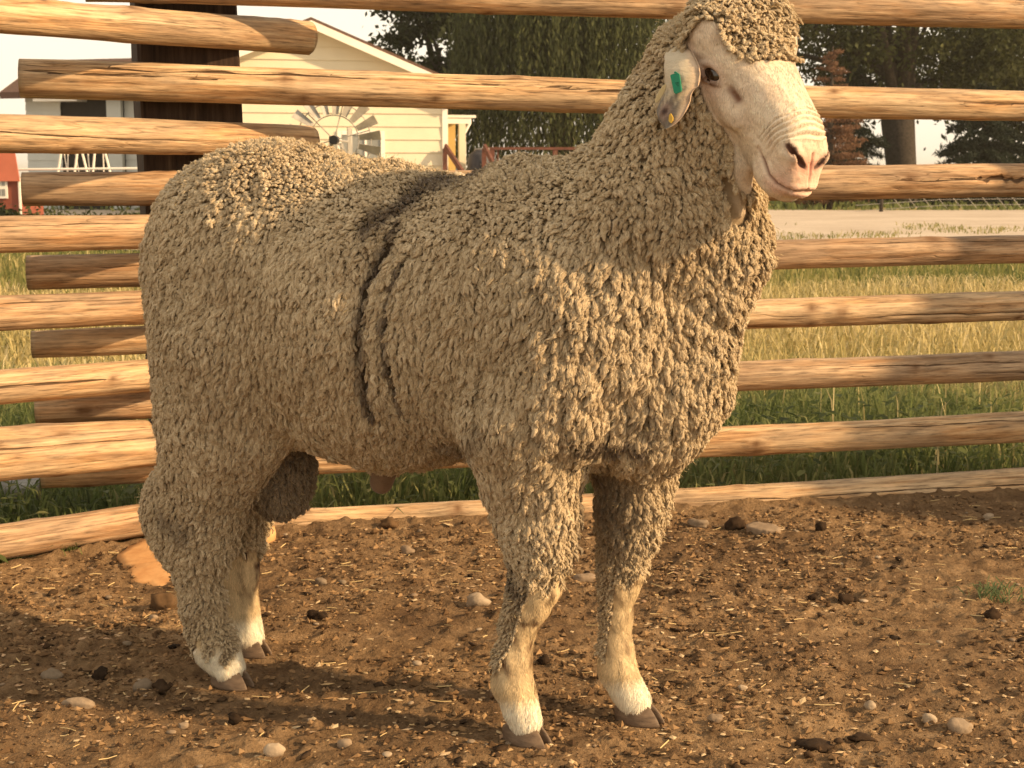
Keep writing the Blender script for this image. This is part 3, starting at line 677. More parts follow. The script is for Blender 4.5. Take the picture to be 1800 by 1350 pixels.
LF_SPRUCE = m_leaf('spruce_needle', [(.010, .016, .010), (.024, .034, .022), (.045, .056, .036)])
LF_RUST = m_leaf('dead_brown_needle', [(.12, .062, .036), (.20, .11, .066), (.30, .175, .105)])
def tree(name, label, base, trunk_r, crowns, mat, g, fork=None, leaf=(.10, .2), group=None, limbs=7):
    t = empty(name, base, label, 'tree', group); inv = Matrix.Translation(t.location).inverted()
    allC = []; idxs = []; ccs = []; off = 0
    for (c, rad, nc, per, cr) in crowns:
        C, i, cc = crown_pts(g, c, rad, nc, per, cr); allC.append(C); idxs.append(i + off); off += nc; ccs.append(cc)
    C = np.concatenate(allC); idx = np.concatenate(idxs); cc = np.concatenate(ccs)
    V, Q = leaf_cards(C, None, g.uniform(*leaf, len(C)), g)
    shade = np.clip(.5 + .22*g.normal(size=off), 0, 1)[idx]*.65 + .35*g.random(len(C))
    o = obj('crown', mesh('crown', V, Q, smooth=False, attrs={'rnd': np.repeat(shade, 4)}, mats=[mat]), t); o.matrix_parent_inverse = inv
    b = Vector(base); top = Vector(crowns[0][0]); m_ = fork or (b*.55 + top*.45)
    B = MB(); m_ = Vector(m_); pts = [b + Vector((0,0,-.3)), b + (m_-b)*.12, b + (m_-b)*.5 + Vector((trunk_r*.12, 0, 0)), m_, m_ + (top - m_)*.6 + Vector((.1,0,.2))]
    B.tube(pts, [trunk_r*1.5, trunk_r*1.08, trunk_r*.95, trunk_r*1.05, trunk_r*.5], 14); o = B.build('trunk', M_BARK, t, smooth=True); o.matrix_parent_inverse = inv
    sel = cc[g.choice(len(cc), min(limbs, len(cc)), replace=False)]
    for e in sel:
        B = MB(); e = Vector(e); a = m_ + (top-m_)*g.uniform(0, .35); mid = (a+e)/2 + Vector((g.normal()*.3, g.normal()*.3, .3)); B.tube([a, mid, e], [trunk_r*.42, trunk_r*.25, trunk_r*.07], 7); o = B.build('limb', M_BARK, t, smooth=True); o.matrix_parent_inverse = inv
    return t
G = np.random.default_rng(11)
def gp(px, Y): return (X_at(px, Y), Y, -.045)
def cen(px, py, Y): return tuple(at_depth(px, py, Y))
tree('dark_tree', 'dark leafy tree rising behind the right slope of the cream gable', gp(775, 46), .35, [(cen(775, 60, 47), (1.95, 2.0, 2.6), 150, 62, .42), (cen(800, -160, 47), (2.6, 2.6, 2.4), 70, 60, .6)], LF_DARK, G, leaf=(.06, .15))
tree('broadleaf_tree', 'large broadleaf tree with a thick bare trunk right of the muzzle', gp(1578, 47), .50, [(cen(1600, -20, 48), (5.9, 4.0, 3.6), 320, 115, .56), (cen(1720, 130, 49), (2.7, 2.5, 1.6), 46, 105, .46), (cen(1500, 130, 48.5), (1.5, 2.2, 1.6), 34, 100, .42)], LF_MID, G, fork=cen(1578, 215, 47), leaf=(.05, .12), limbs=14)
tree('broadleaf_tree', 'tall dark tree mass filling the top right corner behind the top rail', gp(1860, 56), .45, [(cen(1830, 60, 56), (4.2, 3.0, 5.2), 220, 70, .62)], LF_DARK, G, leaf=(.08, .19), group=None)
# weeping willow: hanging strands
def willow():
    g = np.random.default_rng(5); Y = 42.0; base = gp(985, Y); t = empty('willow_tree', base, 'drooping dark green willow behind the deck left of the ram head', 'tree'); inv = Matrix.Translation(t.location).inverted()
    n = 1900; th = g.uniform(0, 2*math.pi, n); rr = np.sqrt(g.random(n)); R = 3.0
    cx, cz = X_at(985, Y) + .1, 3.7
    x = cx + np.cos(th)*rr*R*1.08; y = Y + np.sin(th)*rr*R*.8; z0 = cz + 2.9*np.sqrt(np.maximum(0, 1 - .8*rr**2)) + g.normal(size=n)*.35
    L = g.uniform(1.8, 4.4, n) + 1.6*rr; per = 30
    s = (np.arange(per) + .5)/per; Z = z0[:, None] - L[:, None]*s; ok = Z > .05 + .5*g.random((n, 1))
    Xs = x[:, None] + .22*(s**2)*g.normal(size=(n, 1)) + .05*g.normal(size=(n, per)); Ys = y[:, None] + .25*(s**2)*g.normal(size=(n, 1)) + .05*g.normal(size=(n, per))
    C = np.stack([Xs, Ys, Z], -1)[ok]; sid = np.repeat(np.arange(n), per).reshape(n, per)[ok]
    V, Q = leaf_cards(C, None, g.uniform(.06, .13, len(C)), g, .26, .72)
    sh = np.clip(.45 + .3*g.normal(size=n), 0, 1)[sid]*.75 + .25*g.random(len(C))
    o = obj('crown', mesh('crown', V, Q, smooth=False, attrs={'rnd': np.repeat(sh, 4)}, mats=[LF_WILLOW]), t); o.matrix_parent_inverse = inv
    b = Vector(base); B = MB(); B.tube([b + Vector((0,0,-.3)), b + Vector((.05,0,1.5)), b + Vector((0,0,3.2)), b + Vector((.1,0,5.4))], [.45, .36, .33, .12], 12); o = B.build('trunk', M_BARK, t, smooth=True); o.matrix_parent_inverse = inv
    for k in range(9):
        a = b + Vector((0,0,2.6 + .25*k)); an = g.uniform(0, 2*math.pi); e = Vector((b.x + math.cos(an)*2.0, Y + math.sin(an)*1.6, cz + 2.2)); B = MB(); B.tube([a, (a+e)/2 + Vector((0,0,.5)), e], [.14, .09, .03], 7); o = B.build('limb', M_BARK, t, smooth=True); o.matrix_parent_inverse = inv
willow()
# conifers: whorled drooping boughs carrying needle cards
def conifer(name, label, px, Y, height, rad, mat, seed, dens=1.0, leaf=(.08, .17), droop=.26):
    g = np.random.default_rng(seed); base = gp(px, Y); t = empty(name, base, label, 'tree'); inv = Matrix.Translation(t.location).inverted(); b = Vector(base)
    B = MB(); B.tube([b + Vector((0,0,-.2)), b + Vector((0,0,height*.5)), b + Vector((0,0,height))], [height*.022+.05, height*.014+.03, .015], 9); o = B.build('trunk', M_BARK, t, smooth=True); o.matrix_parent_inverse = inv
    C = []; sh = []; bo = MB(); z = .25
    while z < height*.97:
        L0 = rad*(1 - z/height)**.85 + .12; n = int(6 + 5*(1 - z/height))
        for k in range(n):
            L = L0*g.uniform(.7, 1.12); a = g.uniform(0, 2*math.pi); zz = z + g.normal()*.06
            m = max(6, int(L*44*dens)); s = g.random(m)**.75; wob = g.normal(size=(m, 3))*[.055, .055, .03]*(.4 + L0*.5)
            cz = zz + .10*s*L - droop*L*s**1.6; sh0 = np.clip(.45 + .25*g.normal(), 0, 1)
            C.append(np.stack([b.x + math.cos(a)*s*L, b.y + math.sin(a)*s*L, b.z + cz], 1) + wob); sh.append(np.full(m, sh0)*.7 + .3*g.random(m))
        z += .20 + .06*g.random()
    C = np.concatenate(C); sh = np.concatenate(sh); V, Q = leaf_cards(C, None, g.uniform(*leaf, len(C)), g, .15, .1)
    o = obj('crown', mesh('crown', V, Q, smooth=False, attrs={'rnd': np.repeat(sh, 4)}, mats=[mat]), t); o.matrix_parent_inverse = inv
    return t
conifer('spruce_tree', 'dark spruce with layered boughs right of the thick bare trunk', 1718, 44, 3.6, 2.7, LF_SPRUCE, 3, 2.3)
conifer('spruce_tree', 'dark spruce half hidden behind the muzzle, left of the thick bare trunk', 1490, 46, 4.4, 1.55, LF_SPRUCE, 4, 2.0)
conifer('dead_conifer', 'brown dried conifer just right of the ram forehead', 1452, 41, 4.4, 1.3, LF_RUST, 6, 3.0, (.05, .11), .05)
conifer('spruce_tree', 'dark spruce at the right edge behind the layered spruce', 1880, 52, 5.5, 2.4, LF_SPRUCE, 8, 1.2)
# low shrubs in front of the pale house
for i, (px, w, h, lab) in enumerate([(70, .75, .24, 'low green shrub left of the white lattice frame legs'), (140, 1.0, .22, 'low spreading green shrub below the white lattice frame'), (215, .8, .26, 'low green shrub beside the squared post base, far behind it'), (16, .22, .32, 'small dark bush against the red playhouse')]):
    Y = 23.4 - (.5 if i == 3 else 0); base = gp(px, Y); t = empty('shrub', base, lab, 'shrub', 'shrubs before the pale house'); inv = Matrix.Translation(t.location).inverted()
    C, idx, cc = crown_pts(G, (base[0], Y, h*.45), (w, .4, h*.6), 24, 34, .16, .1); C = C[C[:, 2] > -.03]
    V, Q = leaf_cards(C, None, G.uniform(.03, .07, len(C)), G)
    o = obj('foliage', mesh('foliage', V, Q, smooth=False, attrs={'rnd': np.repeat(G.random(len(C)), 4)}, mats=[LF_MID if i < 3 else LF_DARK]), t); o.matrix_parent_inverse = inv
    B = MB()
    for q in range(5): B.tube([(base[0], Y, -.08), (base[0] + G.normal()*w*.4, Y + G.normal()*.15, h*.6)], [.015, .005], 5)
    o = B.build('stem', M_BARK, t); o.matrix_parent_inverse = inv
# sagging net-wire fence beyond the road
wf_ = empty('wire_fence', gp(1720, 37), 'thin sagging net wire fence beyond the gravel road at the right', 'fence'); inv = Matrix.Translation(wf_.location).inverted()
B = MB()
xs_ = [X_at(p, 37) for p in range(1560, 2000, 26)]
for i, x in enumerate(xs_): B.tube([(x, 37, Z_at(342, 37)), (x + .30, 37, Z_at(366, 37))], .006, 4)
for py in (347, 357): B.tube([(X_at(1500, 37), 37, Z_at(py + 14, 37)), (X_at(1650, 37), 37, Z_at(py+4, 37)), (X_at(2000, 37), 37, Z_at(py, 37))], .006, 4)
o = B.build('wire_net', M_GALV, wf_); o.matrix_parent_inverse = inv
for px in (1545, 1985):
    B = MB(); B.tube([(X_at(px, 37), 37.03, -.1), (X_at(px, 37), 37.03, .5)], .05, 8); o = B.build('post', M_BARK, wf_, smooth=True); o.matrix_parent_inverse = inv
# ================================================================ THE RAM
def poly_dist(P, pts):                                  # distance to a polyline and how far along it
    pts = np.asarray(pts, float); best = np.full(len(P), 9.); tt = np.zeros(len(P)); n = len(pts) - 1
    for i in range(n):
        a, b = pts[i], pts[i+1]; ab = b - a; t = np.clip(((P - a) @ ab)/max(ab @ ab, 1e-12), 0, 1)
        d = np.linalg.norm(P - a - t[:, None]*ab, axis=1); m = d < best; best[m] = d[m]; tt[m] = (i + t[m])/n
    return best, tt
EYE_B = np.array([.0300, .0690, -.0200]); EYE_F = np.array([.0585, .0622, -.0120]); EYE_C = (EYE_B + EYE_F)/2
EYE_AX = (EYE_F - EYE_B)/np.linalg.norm(EYE_F - EYE_B); EYE_OUT = np.array([.10, .93, .33]); EYE_OUT -= EYE_AX*(EYE_OUT @ EYE_AX); EYE_OUT /= np.linalg.norm(EYE_OUT)
EYE_UP = np.cross(EYE_OUT, EYE_AX); EYE_UP *= np.sign(EYE_UP @ np.array([-1, 0, .6])); EYE_R = .0240
EYEBALL = EYE_C - EYE_OUT*.0238
def lid(a0, a1, b, n=13, a=.0195, push=0):
    th = np.radians(np.linspace(a0, a1, n)); p = EYE_C + np.outer(np.cos(th)*a, EYE_AX) + np.outer(np.sin(th)*b, EYE_UP)
    return p - np.outer(.0045*np.cos(th)**2 - .0012, EYE_OUT)
LID_U = lid(0, 180, .0105); LID_L = lid(0, -180, .0102)
NOSTRIL = [((.1925,.0360,.0105),.0028),((.1990,.0318,.0085),.0046),((.2065,.0232,.0025),.0048),((.2120,.0150,-.0025),.0044),((.2150,.0095,-.0050),.0030)]
MOUTH = [(.1620,.0380,-.030),(.1740,.0368,-.0335),(.1827,.0370,-.0345),(.2004,.0372,-.0375),(.2147,.0327,-.0375),(.2277,.0241,-.0345),(.2346,.0155,-.0310),(.2360,.0,-.0290)]
TEAR = [(.0600,.0625,-.012),(.0729,.058,-.0080),(.0854,.0555,-.0075),(.1045,.0520,-.0085)]
def head_cut(q, d):
    qs = q.copy(); qs[:, 1] = np.abs(qs[:, 1])
    near = np.linalg.norm(qs - EYE_C, axis=1) < .05
    if near.any():
        e = qs[near]; dd = d[near]
        w_ = e - EYE_C; oo = w_ @ EYE_OUT; al_ = (np.sqrt(((w_ @ EYE_AX)/.0180)**2 + ((w_ @ EYE_UP)/.0086)**2) - 1)*.0086; dd = smax(dd, -np.maximum(al_, -(oo + .014)), .002)
        dd = smin(dd, poly_dist(e, LID_U)[0] - .0048, .005); dd = smin(dd, poly_dist(e, LID_L)[0] - .0034, .004); d[near] = dd
    near = np.linalg.norm(qs - np.array([.205,.026,.005]), axis=1) < .04
    if near.any():
        e = qs[near]; dd = d[near]; c = None
        for (a, ra), (b, rb) in zip(NOSTRIL[:-1], NOSTRIL[1:]):
            x = cone(e, a, b, ra, rb); c = x if c is None else np.minimum(c, x)
        d[near] = smax(dd, -c, .003)
    return d
def sdf_full(p):
    d = sdf(p); return head_cut(to_head(p), d)
def grad(fn, p, e=.0012):
    g = np.stack([fn(p + np.eye(3)[i]*e) - fn(p - np.eye(3)[i]*e) for i in range(3)], 1)/(2*e)
    return g
def project(fn, p, it=2):
    for _ in range(it):
        d = fn(p); g = grad(fn, p); g2 = np.maximum((g**2).sum(1), .04); p = p - np.clip(d/g2, -.006, .006)[:, None]*g
    return p
def surface_nets(fn, lo, hi, h, ratio=3):
    H_ = h*ratio; nC = [int(math.ceil((b - a)/H_)) + 1 for a, b in zip(lo, hi)]
    ax = [lo[i] + H_*np.arange(nC[i]) for i in range(3)]
    G_ = np.stack(np.meshgrid(*ax, indexing='ij'), -1).reshape(-1, 3); D = fn(G_).reshape(nC).astype(np.float32)
    n = [(c - 1)*ratio + 1 for c in nC]
    idx = [np.minimum(np.arange(k)//ratio + (np.arange(k) % ratio)*2//ratio, c-1) for k, c in zip(n, nC)]
    F_ = D[np.ix_(*idx)].copy(); near = np.abs(F_) < H_*2.6
    I = np.argwhere(near); P = np.asarray(lo) + I*h
    F_[near] = fn(P)
    s = F_ < 0; act = np.zeros([k-1 for k in n], bool); cnt = np.zeros([k-1 for k in n], np.int8)
    sl = lambda o: tuple(slice(q, (k-1)+q) for q, k in zip(o, n))
    for o in np.ndindex(2, 2, 2): cnt += s[sl(o)]
    act = (cnt > 0) & (cnt < 8); cells = np.argwhere(act); vid = np.full(act.shape, -1, np.int32); vid[act] = np.arange(len(cells))
    acc = np.zeros((len(cells), 3)); num = np.zeros(len(cells)); c = cells
    for a in np.ndindex(2, 2, 2):
        for axn in range(3):
            if a[axn]: continue
            b = list(a); b[axn] = 1; fa = F_[c[:,0]+a[0], c[:,1]+a[1], c[:,2]+a[2]]; fb = F_[c[:,0]+b[0], c[:,1]+b[1], c[:,2]+b[2]]
            m = (fa < 0) != (fb < 0); t = np.where(m, fa/np.where(m, fa - fb, 1), 0); pt = np.tile(np.array(a, float), (len(c), 1)); pt[:, axn] += t
            acc[m] += pt[m]; num += m
    V = np.asarray(lo) + (cells + acc/num[:, None])*h; Q = []
    for axn in range(3):
        o1, o2 = [(1, 2), (2, 0), (0, 1)][axn]
        A = [slice(None)]*3; B_ = [slice(None)]*3; A[axn] = slice(0, -1); B_[axn] = slice(1, None)
        e = np.argwhere(s[tuple(A)] != s[tuple(B_)]); e = e[(e[:, o1] > 0) & (e[:, o2] > 0)]
        pos = s[e[:,0], e[:,1], e[:,2]]
        def vv(d1, d2): q = e.copy(); q[:, o1] -= d1; q[:, o2] -= d2; return vid[q[:,0], q[:,1], q[:,2]]
        q = np.stack([vv(0,0), vv(1,0), vv(1,1), vv(0,1)], 1); q[~pos] = q[~pos][:, ::-1]; Q.append(q)
    Q = np.concatenate(Q); Q = Q[(Q >= 0).all(1)]; return V, Q[:, ::-1]
V0, Q0 = surface_nets(sdf_full, (-.27, -.32, -.0), (1.10, .32, 1.16), .0055)
V0 = project(sdf_full, V0, 2)
import bmesh
def refine(V, faces, pick):
    me = bpy.data.meshes.new('tmp'); me.from_pydata(V.tolist(), [], faces)
    bm = bmesh.new(); bm.from_mesh(me); bm.verts.ensure_lookup_table(); sel = pick(np.array([v.co[:] for v in bm.verts]))
    es = [e for e in bm.edges if sel[e.verts[0].index] and sel[e.verts[1].index]]
    bmesh.ops.subdivide_edges(bm, edges=es, cuts=1, use_grid_fill=True)
    bm.verts.ensure_lookup_table(); bm.verts.index_update(); V = np.array([v.co[:] for v in bm.verts]); F_ = [[v.index for v in f.verts] for f in bm.faces]; bm.free(); bpy.data.meshes.remove(me); return V, F_
def f_b(ar): return np.interp(ar, [0, .02, .04, .055, .064, .070, .08], [.068, .067, .060, .044, .010, -.012, -.022])
def regions(p):
    q = to_head(p); f, r, t = q[:, 0], q[:, 1], q[:, 2]; hd = head_field(p); bd = body_field(p)
    onhead = np.clip((bd - hd)/.010 + .35, 0, 1)
    fb = np.where(t > -.012, f_b(np.abs(r)), np.interp(t, [-.09, -.05, -.012], [-.03, -.024, -.018]))
    face = onhead*np.clip((f - fb)/.010 + .5, 0, 1)
    # bare lower legs
    u, v, z = p.T
    edge = .006*np.sin(u*170 + v*90) + .016*fbm(p*[1, 1, .5], 60, 2, 93)
    fr = (u > .45) & (z < .32)
    cu = np.where(v < 0, np.interp(z, [0, .12, .25], [.575, .570, .602]), np.interp(z, [0, .1, .22], [.69, .673, .672]))
    zb = np.where(v < 0, .248, .238) + edge - np.clip((cu + .012 - u)/.02, 0, 1)*.135 
    bare_f = fr*np.clip((zb - z)/.012 + .5, 0, 1)
    hr = (u < .3) & (z < .2)
    bare_h = hr*np.clip((np.where(v > .0, .205, .062) + edge*2 - z)/.014 + .5, 0, 1)*np.where((v > 0) & (z > .075), np.clip((u + .080)/.02, 0, 1), 1)
    sc = np.zeros(len(p))
    sh = np.clip((.010 - cone(p, (.298,0,.372), (.290,0,.357), .022,.019))/.004, 0, 1)
    th = cone(p, (.888,-.048,.862), (.896,-.040,.800), .020, .013); face = np.maximum(face, np.clip((.005 - th)/.005, 0, 1))
    return face, np.maximum(bare_f, bare_h), np.maximum(sc, sh)
near_head = lambda V: (head_field(V) < .02) & (to_head(V)[:, 0] > -.03)
V1, F1 = refine(V0, Q0.tolist(), lambda V: near_head(V) | (V[:, 2] < .27))
V1 = project(sdf_full, V1, 2)
V1, F1 = refine(V1, F1, near_head)
V1 = project(sdf_full, V1, 2)
FACE, LEGB, BAREU = regions(V1)
N1 = grad(sdf_full, V1); N1 /= np.linalg.norm(N1, axis=1)[:, None] + 1e-9
q1 = to_head(V1); qs1 = q1.copy(); qs1[:, 1] = np.abs(qs1[:, 1]); onh = FACE > .02
mo, mt = poly_dist(qs1, MOUTH); mo = np.where(onh, mo, 9)
sl_, _ = poly_dist(q1, [(.206,-.001,.010), (.218,-.001,-.004), (.2345,-.001,-.027)]); sl_ = np.where(onh, sl_, 9)
te, tt = poly_dist(qs1, TEAR); te = np.where(onh, te, 9)
ns = np.full(len(V1), 9.)
for (a, ra), (b_, rb) in zip(NOSTRIL[:-1], NOSTRIL[1:]): ns = np.minimum(ns, cone(qs1, a, b_, ra, rb))
lu = np.minimum(poly_dist(qs1, LID_U)[0], poly_dist(qs1, LID_L)[0]); eyed = np.linalg.norm(qs1 - EYE_C, axis=1)
disp = np.zeros(len(V1))
disp -= .0036*np.exp(-(mo/.0024)**2)*np.clip(mt*7 + .35, 0, 1) - .0012*np.exp(-((mo-.006)/.004)**2)*(mo < 1)
disp -= .0030*np.exp(-(sl_/.0020)**2)
disp -= .0030*np.exp(-(te/.0042)**2)*np.clip((tt-.25)*4, 0, 1)*np.clip((1.02-tt)*5, 0, 1)
ar = np.sqrt(qs1[:, 1]**2 + .012**2) - .008; ph = (q1[:, 0] - .1530 + .0012*np.sin(q1[:, 1]*130 + 1) + .0022*vnoise(q1, 55, 19))/(.0098 - .0042*np.clip(ar/.046, 0, 1)); gi = np.round(ph); fr_ = ph - gi
env = np.clip((q1[:, 2] + .022)/.02, 0, 1)*onh*np.clip(1.15 - ((ph - 1.8)/3.1)**4, 0, 1)*((gi >= 0) & (gi <= 4))
disp += env*(.75 + .5*vnoise(q1, 45, 15))*(.0012*np.cos(2*math.pi*fr_)*-1 - .0020*np.exp(-(fr_/.17)**2) + .0008)
# finer skin creases round the lips, cheek and below the eye
disp += FACE*(.0007*fbm(q1*[1, 1, 1], 60, 3, 3) + .0005*vnoise(q1*[60, 200, 200], 1, 5))
disp -= FACE*.0011*np.exp(-((np.abs(np.sin(q1[:, 2]*190 + q1[:, 0]*60))/.35))**2)*np.clip(1 - np.abs(q1[:, 0]-.20)/.02, 0, 1)*np.clip((-.012 - q1[:, 2])/.01, 0, 1)
wool1 = 1 - np.maximum(np.maximum(FACE, LEGB), BAREU)
disp += wool1*(.0045*fbm(V1, 13, 2, 31) + .0022*fbm(V1, 45, 2, 37) + .0034*fbm(V1*[1, 1, .24] + .012*vnoise(V1, 18, 35)[:, None], 68, 2, 33))
kn_ = np.exp(-((V1[:, 2] - np.where(V1[:, 1] < 0, .232, .226))/.022)**2)*(V1[:, 0] > .45); disp += LEGB*kn_*.004*(.6 + .8*vnoise(V1, 60, 47)); disp += LEGB*(.0014*fbm(V1*[1, 1, .30], 80, 3, 41) + .0010*vnoise(V1*[1, 1, .12], 110, 43))
# creases where the fleece parts: (u, z) on the near flank, read once from the animal's side
def flank(pts, off=-.19): 
    o = []
    for x, y in pts:
        r = ray_(x, y); n = RV; p0 = RO + RV*off; t = ((p0 - CAMP) @ n)/(r @ n); l = to_local(CAMP + r*t); o.append((l[0], l[2]))
    return o
CREASE = [([(668,398),(652,440),(643,480),(634,545),(629,600),(628,650),(630,725)], .0075, .016), ([(700,440),(684,480),(676,530),(672,600),(673,650),(679,715)], .0036, .010),
          ([(1085,420),(1120,480),(1160,545),(1200,590),(1245,632)], .006, .007), ([(1185,250),(1215,320),(1250,380),(1300,440)], .005, .005), ([(1130,330),(1165,420),(1210,500),(1262,560)], .005, .005), ([(1020,600),(1045,690),(1040,760)], .006, .008), ([(480,745),(455,700),(440,640)], .006, .008), ([(840,760),(832,700),(838,640)], .006, .008)]
CREASE = [(flank(p), w, d) for p, w, d in CREASE]
STAIN_SPLIT = [(flank([(840,306),(790,318),(750,330)], -.05) + flank([(705,365),(690,382),(668,400)], -.12), .021, .92, .012), (flank([(668,400),(643,480),(629,600),(630,722)]), .0115, .95, .9), (flank([(690,460),(676,530),(672,600),(680,715)]), .0065, .9, .9),  # streaks along the creases put the dark of fleece splits into the colour
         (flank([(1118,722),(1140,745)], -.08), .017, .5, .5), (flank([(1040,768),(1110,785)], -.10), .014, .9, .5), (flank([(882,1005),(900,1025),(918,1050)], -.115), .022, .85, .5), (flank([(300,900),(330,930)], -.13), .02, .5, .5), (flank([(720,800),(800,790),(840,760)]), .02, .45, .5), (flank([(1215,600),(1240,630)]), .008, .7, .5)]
def seg2(uz, pts):
    p3 = np.c_[uz, np.zeros(len(uz))]; return poly_dist(p3, [(a, b, 0) for a, b in pts])
def crease_at(p):
    uz = p[:, [0, 2]]; d = np.zeros(len(p)); gap = np.zeros(len(p)); near = p[:, 1] < -.0
    nn = .004*np.sin(p[:, 2]*75) + .003*np.sin(p[:, 2]*190 + 1)
    for pts, w, dep in CREASE:
        e, t = seg2(uz + np.c_[nn, np.zeros(len(p))], pts); k = np.clip(np.minimum(t, 1-t)*7 + .25, 0, 1); d = np.maximum(d, dep*k*np.exp(-(e/(w*1.5))**2)); gap = np.maximum(gap, (e < w*k*.8)*(1.0 if dep > .0095 else 0.0))
    return d*near, gap*near
def stain_split_at(p):
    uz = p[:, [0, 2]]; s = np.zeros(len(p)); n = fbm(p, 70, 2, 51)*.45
    for pts, w, a, lim in STAIN_SPLIT:
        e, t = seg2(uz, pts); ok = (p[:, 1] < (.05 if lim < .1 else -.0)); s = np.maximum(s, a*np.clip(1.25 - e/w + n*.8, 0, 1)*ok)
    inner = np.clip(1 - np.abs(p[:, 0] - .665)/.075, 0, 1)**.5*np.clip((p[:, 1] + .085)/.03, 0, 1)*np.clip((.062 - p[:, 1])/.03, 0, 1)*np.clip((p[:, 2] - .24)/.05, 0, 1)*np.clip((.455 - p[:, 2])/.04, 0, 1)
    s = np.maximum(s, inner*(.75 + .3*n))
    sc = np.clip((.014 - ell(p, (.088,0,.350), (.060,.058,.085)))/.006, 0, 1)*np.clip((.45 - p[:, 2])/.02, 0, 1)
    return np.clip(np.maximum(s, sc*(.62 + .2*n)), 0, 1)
cd_, cg_ = crease_at(V1); disp -= cd_*wool1
ch1 = np.clip((V1[:, 0] - .60)/.06, 0, 1)*np.clip((V1[:, 2] - .38)/.06, 0, 1)*np.clip((.80 - V1[:, 2])/.08, 0, 1); nk1 = np.clip((V1[:, 2] - .70)/.08, 0, 1)*np.clip((V1[:, 0] - .62)/.05, 0, 1)
disp -= np.clip((wool1 - .5)*2, 0, 1)*(topknot(V1) > .012)*(.0034 + .0060*ch1 + .0032*nk1)     # the staple clumps stand this much above the skin
V1 = V1 + N1*disp[:, None]
# colours of skin, hair and grease (marks that stay with the animal), plus painted nostril shade
def mixc(a, b, w): return a + (np.asarray(b) - a)*w[:, None]
base = np.tile(np.array([.30, .22, .13]), (len(V1), 1))
hairc = np.array([.76, .64, .49]); fn = fbm(V1, 40, 3, 61)
face_c = np.tile(hairc, (len(V1), 1))*(1 + .10*fn)[:, None]; face_c = mixc(face_c, (.60, .43, .31), np.clip(fbm(V1, 26, 3, 67)*.9 + .15, 0, 1)*.55)
f, r, t = q1.T
face_c = mixc(face_c, (.66, .45, .34), np.clip((.10 - f)/.06, 0, 1)*np.clip((-.004 - t)/.02, 0, 1)*.6)                                   # pinkish cheek
face_c = mixc(face_c, (.70, .335, .24), np.clip(1 - np.hypot((f - .214)/.020, (t + .004)/.028), 0, 1)**.6*np.clip(1.2 - ar/.028, 0, 1)*.9)  # pink nose leather
face_c = mixc(face_c, (.66, .40, .30), np.exp(-((mo - .006)/.008)**2)*np.clip((f - .195)/.02, 0, 1)*.7)
face_c = mixc(face_c, (.62, .41, .31), np.exp(-(eyed/.021)**2)*.75)
face_c = mixc(face_c, (.60, .47, .30), np.clip(1 - np.abs(f - .04)/.05, 0, 1)*np.clip((t - .0)/.03, 0, 1)*.35)
face_c = mixc(face_c, (.17, .078, .045), np.exp(-(te/.0075)**2)*np.clip((tt-.22)*5, 0, 1)*np.clip((1.05-tt)*6, 0, 1)*np.clip(.75 + .5*fn, 0, 1))
face_c = mixc(face_c, (.11, .055, .038), np.exp(-(np.maximum(lu - .0026, 0)/.0022)**2)*.85*(eyed < .03))
face_c = mixc(face_c, (.022, .010, .008), np.clip((.0016 - ns)/.0016, 0, 1))  # shade of the nostril hole put into the colour as near-black
face_c = mixc(face_c, (.20, .095, .065), np.exp(-((ns)/.0035)**2)*.65)
face_c = mixc(face_c, (.20, .085, .06), np.exp(-(mo/.0019)**2)*np.clip(mt*6+.2, 0, 1)*.9)
face_c = mixc(face_c, (.40, .15, .11), np.exp(-(sl_/.0019)**2)*.8)
face_c = mixc(face_c, (.42, .34, .22), np.clip(fbm(V1, 130, 2, 63) - .35, 0, 1)*.5)
leg_c = np.tile(np.array([.62, .47, .27]), (len(V1), 1))*(1 + .12*fn)[:, None]; leg_c = mixc(leg_c, (.78, .70, .54), np.clip((.075 - V1[:, 2])/.02, 0, 1)); leg_c = mixc(leg_c, (.22, .14, .075), np.clip(fbm((V1 + V1[:, [2]]*[.55, 0, 0])*[1,1,.22], 75, 2, 65) + .08, 0, 1)*1.5*np.clip((V1[:,2]-.085)/.05, 0, 1)*np.clip(1.0 - (V1[:, 0] - np.where(V1[:, 1] < 0, .585, .680))/.02, .75, 1)); leg_c = mixc(leg_c, (.30, .20, .115), np.clip((.026 - V1[:, 2] + .006*fn)/.014, 0, 1)*.7)
bare_c = np.tile(np.array([.19, .12, .07]), (len(V1), 1))*(1 + .15*fn)[:, None]
col1 = mixc(base, (.075, .050, .031), stain_split_at(V1)); col1 = col1*(1-LEGB[:, None]) + leg_c*LEGB[:, None]; col1 = col1*(1-BAREU[:, None]) + bare_c*BAREU[:, None]; col1 = col1*(1-FACE[:, None]) + face_c*FACE[:, None]
def m_skin():
    k = NM('short_hair', .75, .25); c = k.attr('tint', 'Color'); v = k.coord((1, 1, 1)); 
    n = k.noise(k.coord((90, 90, 260)), 1, 4, .6, .6); n2 = k.noise(v, 420, 3, .6)
    k.color(k.mix(.45, c, k.ramp(k.math('ADD', k.math('MULTIPLY', n, .6), k.math('MULTIPLY', n2, .4)), [(.3, .62), (.5, 1.0), (.7, 1.18)]), 'MULTIPLY'))
    k.b.inputs['Subsurface Weight'].default_value = .06; k.b.inputs['Subsurface Radius'].default_value = (.012, .006, .003); k.b.inputs['Subsurface Scale'].default_value = .4
    k.b.inputs['Sheen Weight'].default_value = .15; k.bump(k.math('ADD', n, k.math('MULTIPLY', n2, .5)), .55, .0016); return k.m
M_SKIN = m_skin()
